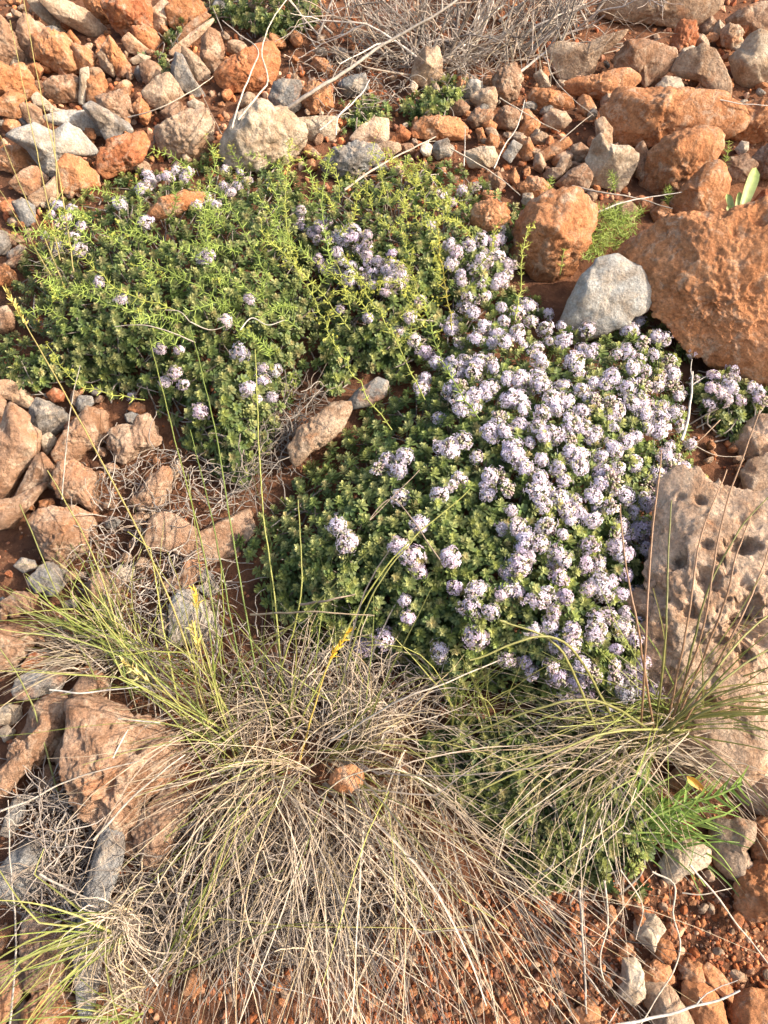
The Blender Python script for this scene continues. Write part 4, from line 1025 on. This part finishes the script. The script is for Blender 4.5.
# ------------------------------------------------------------------ feathery greens and bedstraw
def whorl(mb, c, t, L, n, col, w=.0011):
    a = unit(np.cross(t, [.3, .5, .8])); b = np.cross(t, a); ph = rng.uniform(0, 6.28)
    for j in range(n):
        an = ph + j * 6.283 / n; d = unit(a * math.cos(an) + b * math.sin(an) + t * rng.uniform(.2, .8))
        ribbon(mb, c + d * np.linspace(0, L * rng.uniform(.7, 1.2), 4)[:, None], w, w * .25, col * rng.uniform(.8, 1.1), col * rng.uniform(.95, 1.25), rng.uniform(-1, 1), 1)
def bedstraw(px, label, leaf=.008, flowers=.5, col=(.30, .36, .08), step=.0075, group=None):
    """a thin stem set with whorls of needle leaves; its upper part carries tiny yellow green flowers"""
    P = np.array([at(x, y, h) for x, y, h in px]); L = np.linalg.norm(np.diff(P, axis=0), axis=1).sum()
    n = max(10, int(L / step)); pts = spline(P, n); col = np.array(col)
    pts[2:-1] += .0016 * rng.normal(size=(n - 3, 3)) * .6
    o0 = P[0].copy()
    root = thing('bedstraw', label, 'wild plant', o0, group)
    mb = MB(); tube(mb, pts, .0007, .0004, col * .8, 5)
    part('stem', mb, [BLADE], root, o0)
    mb = MB(); fl = MB()
    T = unit(np.gradient(pts, axis=0))
    for i in range(1, n):
        s = i / n
        whorl(mb, pts[i], T[i], leaf * (1.15 - .5 * s), 6 if s < .7 else 4, col * rng.uniform(.8, 1.2))
        if s > 1 - flowers and rng.random() < .85:
            a = unit(rng.normal(size=3) + T[i] * .8 + np.array([0, 0, .4])); tip = pts[i] + a * rng.uniform(.006, .014)
            tube(fl, spline([pts[i], tip], 3), .0004, .0003, col, 4)
            for _ in range(rng.integers(5, 10)):
                c = tip + rng.normal(0, .0022, 3)
                v, f, cc = floret_tpl(rng)
                ex, ey, ez = frames(rng.normal(size=(1, 3)) + np.array([0, 0, .8]), np.array([rng.uniform(0, 6)]))
                fl.add(c + .0042 * (v[:, :1] * ex + v[:, 1:2] * ey + v[:, 2:] * ez), f, np.array([.50, .50, .09]) * rng.uniform(.75, 1.15))
    part('leaves', mb, [BLADE, BLADE], root, o0)
    if fl.n: part('flowers', fl, [BLADE], root, o0)
G2 = (.31, .39, .09); YG2 = (.45, .48, .11)
bedstraw([(392, 430, .06), (360, 385, .085), (335, 345, .10), (318, 310, .11), (300, 275, .12), (285, 245, .12)], 'bedstraw stem arching up from the red crusted stone, yellow green flowers on its upper half', flowers=.65, col=YG2, leaf=.004)
bedstraw([(425, 400, .06), (400, 350, .09), (378, 310, .10), (360, 285, .11)], 'bedstraw stem with bright yellow green flowers, left of the dense lilac flowers', flowers=.7, col=YG2, leaf=.005)
bedstraw([(452, 330, .07), (446, 290, .09), (440, 255, .10), (437, 228, .10)], 'upright golden yellow flowered stem among lilac flowers, upper middle', flowers=.8, col=(.42, .36, .06), leaf=.004)
bedstraw([(350, 330, .06), (318, 290, .09), (285, 255, .10), (262, 232, .10)], 'leafy bedstraw stem leaning to the left over the middle of the thyme', flowers=.5, col=YG2)
bedstraw([(300, 330, .06), (255, 295, .085), (205, 262, .095), (160, 240, .10), (120, 235, .10)], 'long bedstraw stem lying to the left across the green cushion', flowers=.2, col=G2)
bedstraw([(220, 300, .07), (175, 275, .09), (130, 250, .10), (95, 225, .11), (70, 212, .11)], 'bright leafy bedstraw stem pointing to the upper left of the green cushion', flowers=.25, col=G2)
bedstraw([(175, 310, .07), (120, 290, .09), (75, 250, .11), (45, 225, .11)], 'bedstraw stem leaning far left over the green cushion, with yellow tips', flowers=.3, col=YG2)
bedstraw([(145, 400, .03), (110, 395, .04), (80, 385, .05), (62, 370, .055), (55, 355, .06)], 'bedstraw stem curling out over the blue grey stones below the green cushion', flowers=.35, col=YG2, leaf=.006)
bedstraw([(230, 290, .07), (210, 250, .09), (205, 210, .10), (214, 165, .11), (212, 148, .11)], 'upright leafy bedstraw beside the big cream boulder', flowers=.3, col=G2)
bedstraw([(290, 250, .06), (285, 205, .08), (288, 165, .10), (290, 140, .10)], 'yellow green bedstraw standing in front of the big cream boulder', flowers=.5, col=YG2, leaf=.006)
bedstraw([(270, 280, .07), (245, 235, .09), (225, 200, .10), (200, 185, .10)], 'bedstraw stem curving left below the big cream boulder', flowers=.2, col=G2)
bedstraw([(330, 260, .06), (322, 210, .08), (326, 175, .08), (330, 150, .09)], 'thin bedstraw beside the grey rock with an orange end', flowers=.3, col=G2, leaf=.006)
bedstraw([(480, 420, .09), (452, 380, .10), (435, 340, .11), (425, 300, .11)], 'feathery bedstraw rising at the left rim of the dense lilac flowers', flowers=.4, col=G2)
bedstraw([(515, 320, .08), (520, 285, .09), (522, 255, .10), (530, 230, .10)], 'bedstraw stem against the rough orange boulder in the thyme', flowers=.4, col=YG2, leaf=.006)
bedstraw([(180, 350, .07), (150, 320, .08), (100, 300, .09), (60, 290, .095)], 'bedstraw stem lying flat across the left part of the green cushion', flowers=.15, col=G2)
bedstraw([(560, 275, .02), (565, 250, .04), (571, 225, .05), (572, 215, .055)], 'little yellow green sprig on the face of the rough orange boulder', flowers=.5, col=YG2, leaf=.006)
for q, (px, lab) in enumerate((([(722, 172, .02), (727, 155, .035), (729, 142, .045)], 'small green sprig between two brown orange rocks, upper right'),
                               ([(668, 205, .015), (668, 195, .025), (669, 187, .03)], 'tiny green sprig at the left foot of the wedge shaped rock'),
                               ([(620, 235, .02), (612, 215, .03), (596, 205, .035)], 'feathery green sprig at the right end of the feathery patch'),
                               ([(592, 262, .02), (600, 240, .035), (612, 225, .04)], 'feathery green sprig beside the rough orange boulder, leaning right'),
                               ([(600, 250, .02), (618, 235, .03), (636, 228, .035)], 'low feathery green sprig pointing at the giant boulder'),
                               ([(615, 190, .01), (613, 180, .03), (610, 172, .04)], 'small green sprig in front of the cream pointed rock'),
                               ([(545, 205, .01), (549, 190, .03), (552, 178, .04)], 'small green sprig above the rough orange boulder'))):
    bedstraw(px, lab, leaf=.008, flowers=.0001, col=G2, step=.004)
LEFTB = [(20, 300), (40, 235), (100, 195), (180, 180), (280, 165), (310, 200), (330, 260), (320, 330), (280, 370), (200, 340), (120, 330), (60, 330)]
bx, by = scatter(LEFTB, 36)
for x, y in zip(bx, by):
    a = R_(rng.uniform(60, 190)); L = rng.uniform(28, 62)
    hb = .05 + rng.uniform(0, .015)
    bedstraw([(x, y, hb), (x + L * .5 * math.cos(a), y - L * .5 * math.sin(a), hb + .02), (x + L * math.cos(a + .3), y - L * math.sin(a + .3), hb + .03)],
             'short leafy bedstraw shoot poking out of the green cushion, upper left', flowers=rng.choice([.0001, .3]), col=np.array(G2) * rng.uniform(.95, 1.25), step=.005, leaf=.0085, group='short bedstraw shoots in the upper left cushion')
bx, by = scatter([(330, 200), (400, 170), (480, 190), (510, 260), (440, 320), (370, 360), (330, 330)], 30)
for x, y in zip(bx, by):
    a = R_(rng.uniform(40, 160)); L = rng.uniform(28, 55); hb = .045 + rng.uniform(0, .012)
    bedstraw([(x, y, hb), (x + L * .5 * math.cos(a), y - L * .5 * math.sin(a), hb + .02), (x + L * math.cos(a + .3), y - L * math.sin(a + .3), hb + .035)],
             'short flowering bedstraw shoot among the lilac flowers, upper middle', flowers=.6, col=np.array(YG2) * rng.uniform(.9, 1.15), step=.005, leaf=.006, group='short bedstraw shoots in the upper middle cushion')
# a mat of feathery leaves between the orange boulder and the giant one
o0 = at(605, 245, 0); root = thing('feathery_plant', 'mat of feathery green leaves between the rough orange boulder and the giant one', 'wild plant', o0); mb = MB()
xs, ys = scatter([(585, 225), (600, 208), (640, 205), (640, 225), (620, 245), (600, 258), (585, 262)], 7)
for x, y in zip(xs, ys):
    c = at(x, y, rng.uniform(.006, .025))
    for _ in range(3): whorl(mb, c + rng.normal(0, .003, 3), unit(np.array([0, .2, 1]) + rng.normal(0, .4, 3)), .011, 6, np.array(G2) * rng.uniform(.8, 1.2))
part('leaves', mb, [BLADE, BLADE], root, o0)

# bright green narrow leaved plant at the lower right
o0 = at(645, 835, 0); root = thing('narrow_leaved_plant', 'bright green narrow leaved plant sprawling toward the cream orange rocks', 'wild plant', o0)
mb = MB()
for k in range(70):
    b = at(rng.uniform(600, 680), rng.uniform(800, 850), .004)
    pts = arc(b, R_(rng.uniform(-25, 60)), R_(rng.uniform(10, 55)), rng.uniform(.03, .085), rng.uniform(.2, 1.4), 8, .006, rng.normal(0, .4), .04)
    c = np.array([(.19, .29, .06), (.26, .35, .08), (.15, .22, .05)][k % 3]) * rng.uniform(.8, 1.2)
    ribbon(mb, pts, .0030 * rng.uniform(.6, 1.2), .0006, c, c * 1.15, rng.uniform(-.6, .6))
part('leaves', mb, [BLADE], root, o0)
mb = MB(); sp = spline([at(640, 822, .02), at(680, 806, .03), at(715, 796, .04), at(742, 784, .045)], 22); tube(mb, sp, .0012, .0008, (.25, .34, .08))
for i in range(2, 22, 2):
    for s_ in (-1, 1):
        d = unit(np.array([.5, s_ * .9, .35]) + rng.normal(0, .32, 3))
        if sp[i][0] < sp[-1][0] - .002: ribbon(mb, sp[i] + d * np.linspace(0, .02 * rng.uniform(.6, 1.2), 6)[:, None] + np.array([0, 0, .006]) * np.linspace(0, 1, 6)[:, None] ** 2, .0032, .0008, np.array([.18, .28, .055]) * rng.uniform(.8, 1.3), np.array([.26, .36, .08]) * rng.uniform(.8, 1.2), rng.uniform(-.5, .5))
part('shoot', mb, [BLADE], root, o0)
def leaf_shape(mb, pts, w, c0, c1, nw=5, cup=.25, roll=0.0):
    """a broad leaf: a real blade with a midrib fold and a rounded tip"""
    pts = np.asarray(pts); n = len(pts); t = unit(np.gradient(pts, axis=0)); side = unit(np.cross(t, np.array([math.sin(roll), -.6, .6]))); nor = np.cross(side, t)
    s = np.linspace(0, 1, n); prof = (.22 + .78 * s ** .9) * np.sqrt(np.maximum(.004, 1 - s ** 5)) * w
    u = np.linspace(-1, 1, nw)
    V = pts[:, None] + (prof[:, None] * u[None])[..., None] * side[:, None] * .5 + (cup * prof[:, None] * (u[None] ** 2))[..., None] * nor[:, None]
    i = (np.arange(n - 1) * nw)[:, None] + np.arange(nw - 1)[None]
    F = np.stack([i, i + 1, i + nw + 1, i + nw], -1).reshape(-1, 4)
    c = c0[None, None] * (1 - s[:, None, None]) + c1[None, None] * s[:, None, None]; c = c * (1 + .22 * (1 - np.abs(u))[None, :, None] ** 3)
    mb.add(V.reshape(-1, 3), F, np.broadcast_to(c, V.shape).reshape(-1, 3))
o0 = at(741, 214, 0); root = thing('broad_leaved_plant', 'small plant with a tall pale green rounded leaf, on the right behind the giant boulder', 'wild plant', o0)
for px, w in (([(738, 222, .07), (743, 205, .08), (749, 187, .087), (756, 168, .09)], .020), ([(736, 222, .07), (737, 207, .08), (740, 192, .085)], .010), ([(735, 222, .07), (731, 208, .076), (727, 194, .08)], .011), ([(741, 222, .07), (733, 214, .075), (727, 206, .08)], .010)):
    mb = MB(); leaf_shape(mb, spline([at(*q) for q in px], 12), w, np.array([.42, .46, .24]), np.array([.28, .36, .11]), 7)
    part('leaf', mb, [BLADE], root, o0)
# dead yellow leaf
o0 = at(690, 782, .03); root = thing('dead_leaf', 'small yellow orange dead leaf caught above the bright green leaves', 'dead leaf', o0)
mb = MB(); leaf_shape(mb, spline([at(706, 792, .035), at(697, 784, .04), at(687, 776, .045)], 8), .009, np.array([.50, .22, .06]), np.array([.62, .36, .05]), 5, .35)
part('blade', mb, [BLADE], root, o0)

# ------------------------------------------------------------------ dead shrub at the top
o0 = at(430, 60, 0); SHRUB = thing('dead_shrub', 'bare grey dead shrub spreading its twigs along the top edge', 'dead shrub', o0)
def twig_tree(mb, p, d, L, r, depth, col, floor=.002):
    n = 7; pts = [p.copy()]; st = L / (n - 1)
    for i in range(n - 1):
        d = unit(d + rng.normal(0, .13, 3)); p = p + d * st
        if p[2] < floor: p[2] = floor; d[2] = abs(d[2])
        pts.append(p.copy())
    pts = np.array(pts); tube(mb, pts, r, r * .45, col * rng.uniform(.85, 1.15), 5)
    if depth:
        for _ in range(rng.integers(2, 4)):
            i = rng.integers(2, n); twig_tree(mb, pts[i], unit(d + rng.normal(0, .55, 3)), L * rng.uniform(.4, .7), r * .5, depth - 1, col, floor)
for (base, n, az, L) in (((405, 55), 24, (60, 200), (.07, .15)), ((440, 60), 24, (10, 150), (.07, .16)), ((520, 55), 34, (0, 75), (.07, .15)), ((350, 40), 15, (-40, 180), (.05, .12)), ((430, 50), 26, (-120, 10), (.03, .08)), ((570, 30), 22, (-30, 160), (.05, .12)), ((480, 20), 22, (0, 180), (.06, .14))):
    mb = MB()
    for _ in range(n):
        p = at(base[0] + rng.normal(0, 22), base[1] + rng.normal(0, 10), 0.0); a = R_(rng.uniform(*az)); e = R_(rng.uniform(8, 60))
        twig_tree(mb, p, np.array([math.cos(a) * math.cos(e), math.sin(a) * math.cos(e), math.sin(e)]), rng.uniform(*L), rng.uniform(.0010, .0026), 2, pick(GREYS) * rng.uniform(.6, 1.6))
    part('branch', mb, [WOOD], SHRUB, o0)
for n in (1,):
    mb = MB()
    blades(mb, 50, (520, 60), (60, 16), (0, 110), (15, 60), (.05, .13), (.1, 1.0), (.0008, .0015), STRAWS * .9)
    blades(mb, 50, (400, 60), (80, 20), (-160, 20), (5, 50), (.03, .09), (.3, 1.6), (.0008, .0016), np.concatenate([GREYS, STRAWS[:3]]))
    part('dry_leaves', mb, [STRAW], SHRUB, o0)

# single twigs and straws lying about: each a thing
PALE = (.50, .42, .33); WHITE = (.56, .50, .43); GRY = (.36, .31, .26); BRN = (.34, .24, .16)
TW = [
    ([(282, 112, .03), (312, 92, .05), (345, 72, .06), (375, 50, .07), (400, 35, .08), (440, 12, .10), (480, -20, .12)], .0032, GRY, 'thick curving grey branch reaching from the big cream boulder to the top edge'),
    ([(128, 117, .03), (155, 110, .045), (180, 98, .05), (200, 86, .05), (213, 76, .05)], .0010, PALE, 'thin curved pale stalk across the round flat grey tan rock'),
    ([(345, 190, .03), (375, 168, .04), (405, 152, .045), (436, 137, .05)], .0018, PALE, 'straight pale stick slanting over the upper rim of the thyme'),
    ([(494, 168, .03), (505, 145, .04), (518, 125, .05), (525, 100, .06)], .0011, WHITE, 'white straw standing by the thin flat pale chip'),
    ([(464, 166, .035), (465, 145, .04), (465, 126, .045)], .0008, WHITE, 'short white straw standing left of the cream stone in the sprigs'),
    ([(450, 148, .04), (480, 165, .035), (500, 178, .03), (520, 195, .03)], .0011, PALE, 'pale stick slanting down right past the cream stone in the sprigs'),
    ([(500, 98, .04), (520, 110, .04), (540, 122, .035), (560, 132, .03)], .0010, PALE, 'pale stick crossing the dark orange rounded stones'),
    ([(598, 212, .025), (622, 203, .03), (650, 197, .03), (682, 192, .035)], .0012, WHITE, 'thin white stalk pointing at the wedge shaped rock'),
    ([(572, 186, .02), (605, 193, .025), (640, 199, .02), (672, 209, .02)], .0014, GRY, 'grey twig lying under the cream pointed rock'),
    ([(560, 141, .03), (575, 128, .04), (593, 114, .05)], .0009, PALE, 'thin pale stalk left of the cream pointed rock'),
    ([(690, 97, .05), (720, 100, .055), (745, 104, .055), (790, 107, .055)], .0010, WHITE, 'long white stalk lying on the flat bright orange rock'),
    ([(545, 45, .05), (552, 75, .05), (572, 98, .05), (594, 116, .045)], .0007, PALE, 'thin stalk hanging from the dead shrub over the long sunlit rock'),
    ([(232, 128, .08), (240, 100, .09), (252, 70, .09), (258, 50, .09), (240, 35, .09), (222, 20, .08)], .0014, PALE, 'forked pale dry stem rising from the big cream boulder, bent to the left'),
    ([(238, 120, .085), (252, 102, .09), (268, 80, .09), (262, 50, .10), (275, 15, .11), (300, -15, .11)], .0015, PALE, 'pale dry stem rising from the big cream boulder to the top edge'),
    ([(210, 112, .03), (200, 90, .04), (190, 70, .045), (178, 50, .05)], .0008, BRN, 'thin brown stalk leaning over the leaning tan stone'),
    ([(222, 135, .06), (212, 115, .05), (205, 100, .04)], .0009, BRN, 'short brown stalk left of the big cream boulder'),
    ([(320, 130, .05), (345, 110, .06), (360, 95, .06), (370, 80, .06)], .0013, WHITE, 'crooked whitish twig above the flat whitish rock'),
    ([(336, 135, .05), (338, 118, .06), (350, 103, .06)], .0010, WHITE, 'short whitish twig standing on the flat whitish rock'),
    ([(682, 440, .04), (687, 420, .045), (691, 395, .05), (693, 372, .055)], .0020, WHITE, 'stout white stick between the dense flowers and the small flower patch'),
    ([(720, 420, .02), (700, 440, .02), (685, 450, .015)], .0007, BRN, 'thin brown stem in the hollow below the small flower patch'),
    ([(694, 445, .02), (715, 455, .02), (740, 457, .02)], .0006, PALE, 'hair thin stem crossing the hollow below the small flower patch'),
    ([(560, 1040, .02), (600, 1030, .02), (665, 1015, .02), (715, 1000, .025), (740, 990, .03)], .0016, WHITE, 'long bent whitish straw lying over the bottom rocks'),
    ([(690, 865, .04), (715, 895, .03), (745, 935, .02), (785, 985, .02)], .0011, PALE, 'long straight straw crossing the bare red soil'),
    ([(652, 872, .03), (675, 885, .03), (673, 915, .025), (680, 945, .02), (672, 975, .02), (655, 1000, .02), (640, 1025, .02)], .0010, PALE, 'long kinked pale stem curving down over the orange clods'),
    ([(620, 870, .03), (642, 905, .025), (636, 940, .015)], .0008, PALE, 'thin pale stem hooked above the cream angular stone'),
    ([(682, 893, .015), (705, 894, .02), (732, 888, .02)], .0007, PALE, 'thin curved straw lying left of the rough orange rock'),
    ([(580, 890, .02), (583, 940, .015), (586, 985, .01), (586, 1015, .01)], .0016, GRY, 'grey brown stalk pointing straight down to the bottom edge'),
    ([(605, 880, .03), (608, 920, .02), (600, 960, .015), (605, 985, .01)], .0011, PALE, 'pale forked stalk right of the straight grey brown one'),
    ([(195, 342, .085), (165, 330, .09), (140, 325, .09), (115, 327, .085)], .0009, PALE, 'dry grey seed stalk spread on the left thyme, pointing left'),
    ([(190, 322, .10), (210, 330, .095), (228, 325, .10)], .0008, PALE, 'dry spidery stalk on the left thyme, pointing right'),
    ([(190, 322, .10), (180, 312, .10), (165, 310, .10)], .0007, PALE, 'dry spidery stalk on the left thyme, curling up'),
    ([(240, 330, .09), (252, 318, .09), (268, 325, .09), (285, 320, .09)], .0008, WHITE, 'crooked white twig in the middle of the green cushion'),
    ([(62, 500, .03), (66, 450, .05), (72, 400, .06), (80, 365, .07)], .0008, GRY, 'thin upright grey stalk before the bluish grey stone'),
    ([(10, 1024, .02), (16, 940, .03), (10, 860, .03), (8, 800, .03)], .0010, GRY, 'long thin grey stalk along the left edge, lower left'),
    ([(50, 690, .03), (80, 693, .035), (110, 690, .035), (150, 686, .04)], .0011, WHITE, 'pale straw lying right of the angular blue grey block'),
    ([(83, 707, .03), (105, 716, .03), (130, 720, .035), (160, 723, .04)], .0012, WHITE, 'pale straw on the top of the large flat pinkish rock'),
    ([(96, 799, .03), (108, 770, .035), (122, 740, .04), (128, 730, .04)], .0011, WHITE, 'pale broken straw standing on the large flat pinkish rock'),
    ([(94, 840, .03), (130, 800, .04), (165, 770, .05), (185, 755, .05)], .0012, PALE, 'long pale straw from the grey slab to the dry tussock'),
    ([(-10, 815, .03), (30, 800, .035), (70, 780, .04), (140, 760, .05)], .0011, PALE, 'long straw lying over the tall brown rock'),
    ([(40, 875, .03), (65, 888, .035), (90, 900, .04)], .0013, PALE, 'short thick straw right of the pointed blue grey rock'),
    ([(330, 742, .05), (400, 700, .10), (440, 685, .11), (500, 660, .11)], .0011, PALE, 'long straw arched over the lower rim of the domed cushion'),
    ([(250, 615, .06), (310, 612, .10), (375, 616, .11)], .0011, STRAWS[0], 'brownish straw lying level across the lower left of the domed cushion'),
    ([(300, 605, .09), (330, 600, .11), (355, 594, .11)], .0013, STRAWS[2], 'short dry seed stalk on the lower left of the domed cushion'),
    ([(440, 790, .05), (395, 770, .06), (345, 778, .05), (300, 815, .03)], .0010, STRAWS[1], 'arched straw above the orange stone in the dry tussock'),
    ([(440, 560, .13), (395, 500, .13), (370, 520, .12), (420, 470, .13)], .0007, STRAWS[2], 'brown kinked stalk in the domed cushion left of the flowers'),
]
for px, r, c, lab in TW:
    P = np.array([at(x, y, h) for x, y, h in px]); pts = spline(P, 26)
    pts = pts + min(.0025, r * 1.2) * np.stack([perlin(pts * 55 + k * 9 + r * 1e4) for k in range(3)], 1)
    o0 = pts[0].copy(); r *= .85; mb = MB(); tube(mb, pts, r, r * .5, np.array(c) * .88, 6)
    if r > .0013:
        for _ in range(3):
            i = rng.integers(6, 24); twig_tree(mb, pts[i], unit(rng.normal(size=3) + unit(pts[i] - pts[i - 2])), rng.uniform(.015, .04), r * .4, 0, np.array(c))
    o = link('twig', mb.mesh('twig', [WOOD], o0), None, W(o0)); tag(o, lab, 'twig')

# ------------------------------------------------------------------ fine grey twig litter
def litter(label, poly, n, L=(.02, .06), top=.02, r=(.0004, .0008), pal=GREYS):
    mb = MB(); P = np.array(poly, float); lo, hi = P.min(0), P.max(0); k = 0
    while k < n:
        x, y = rng.uniform(lo, hi)
        if not in_poly(x, y, poly): continue
        k += 1; p = at(x, y, 0.0); p[2] = rng.uniform(.001, top)
        a = rng.uniform(0, 6.28); d = np.array([math.cos(a), math.sin(a), rng.normal(0, .3)]); st = rng.uniform(*L) / 8; pts = [p.copy()]
        for _ in range(8):
            d = unit(d + rng.normal(0, .28, 3)); d[2] -= .05; p = p + d * st; p[2] = max(.001, p[2]); pts.append(p.copy())
        q = rng.uniform(*r); tube(mb, np.array(pts), q, q * .6, pick(pal), 4)
    o = link('twig_litter', mb.mesh('twig_litter', [WOOD], np.zeros(3)), None, (0, 0, 0)); o['kind'] = 'stuff'; tag(o, label, 'twig litter')
litter('tangle of fine grey dead stems between the two thyme mounds', [(258, 400), (300, 385), (330, 400), (300, 440), (295, 470), (250, 510), (230, 500), (225, 470)], 260, pal=GREYS * .7)
litter('fine dead roots and stems under the left thyme, over dark soil', [(85, 470), (170, 455), (230, 470), (240, 520), (180, 530), (130, 520), (95, 510)], 170)
litter('curly grey twigs heaped in the hollow below the long orange brown rock', [(85, 510), (140, 520), (230, 560), (230, 650), (150, 680), (90, 610)], 330)
litter('grey dead stems piled beside the pointed blue grey rock', [(20, 790), (70, 780), (90, 830), (85, 930), (50, 930), (40, 850)], 300)
litter('grey dead grass matted under the dry tussock', [(130, 860), (230, 800), (330, 840), (430, 850), (420, 950), (250, 970), (150, 970)], 500, L=(.03, .08), pal=np.concatenate([GREYS, STRAWS[:3]]))
litter('dry brown stems under the lower rim of the domed cushion', [(260, 640), (340, 650), (440, 680), (440, 720), (330, 730), (250, 690)], 260, top=.03)
litter('thin dead stems strewn over the stones under the dead shrub', [(280, 70), (350, 60), (460, 60), (480, 90), (400, 100), (330, 130)], 200)

# ------------------------------------------------------------------ light, sky, camera
el, az = math.radians(37), math.radians(0)
S_sl = np.array([math.cos(el) * math.cos(az), math.cos(el) * math.sin(az), math.sin(el)]); S_w = W(S_sl)
w = bpy.data.worlds.new('World'); sc.world = w; w.use_nodes = True
nt = w.node_tree; bg = nt.nodes['Background']; sky = nt.nodes.new('ShaderNodeTexSky'); sky.sky_type = 'NISHITA'; sky.sun_disc = False
sky.sun_elevation = math.asin(S_w[2]); sky.sun_rotation = math.atan2(S_w[0], S_w[1]); sky.air_density = 1.0; sky.dust_density = 4.0; sky.ozone_density = 0.3
nt.links.new(sky.outputs[0], bg.inputs[0]); bg.inputs[1].default_value = 0.15
sun = bpy.data.lights.new('sun', 'SUN'); sun.energy = 3.7; sun.angle = math.radians(0.6); sun.color = (1.0, 0.90, 0.76)
so = bpy.data.objects.new('sun', sun); COL.objects.link(so)
from mathutils import Vector, Matrix
so.rotation_euler = Vector(S_w.tolist()).to_track_quat('Z', 'Y').to_euler()
cam = bpy.data.cameras.new('camera'); cam.sensor_fit = 'VERTICAL'; cam.sensor_height = 24; cam.lens = 12 / math.tan(VF / 2); cam.clip_start = .01; cam.clip_end = 500
co = bpy.data.objects.new('camera', cam); COL.objects.link(co)
xw, yw, zw = W([1., 0, 0]), W(CUP), W(-FWD)
m = np.eye(4); m[:3, 0] = xw; m[:3, 1] = yw; m[:3, 2] = zw; m[:3, 3] = W(CAM); co.matrix_world = Matrix(m.tolist())
sc.camera = co
sc.view_settings.view_transform = 'Standard'; sc.view_settings.look = 'None'; sc.view_settings.exposure = 1.27; sc.view_settings.gamma = 1
sc.render.engine = 'CYCLES'
cy = sc.cycles; cy.max_bounces = 6; cy.diffuse_bounces = 3; cy.glossy_bounces = 2; cy.transmission_bounces = 4; cy.transparent_max_bounces = 4; cy.use_denoising = True
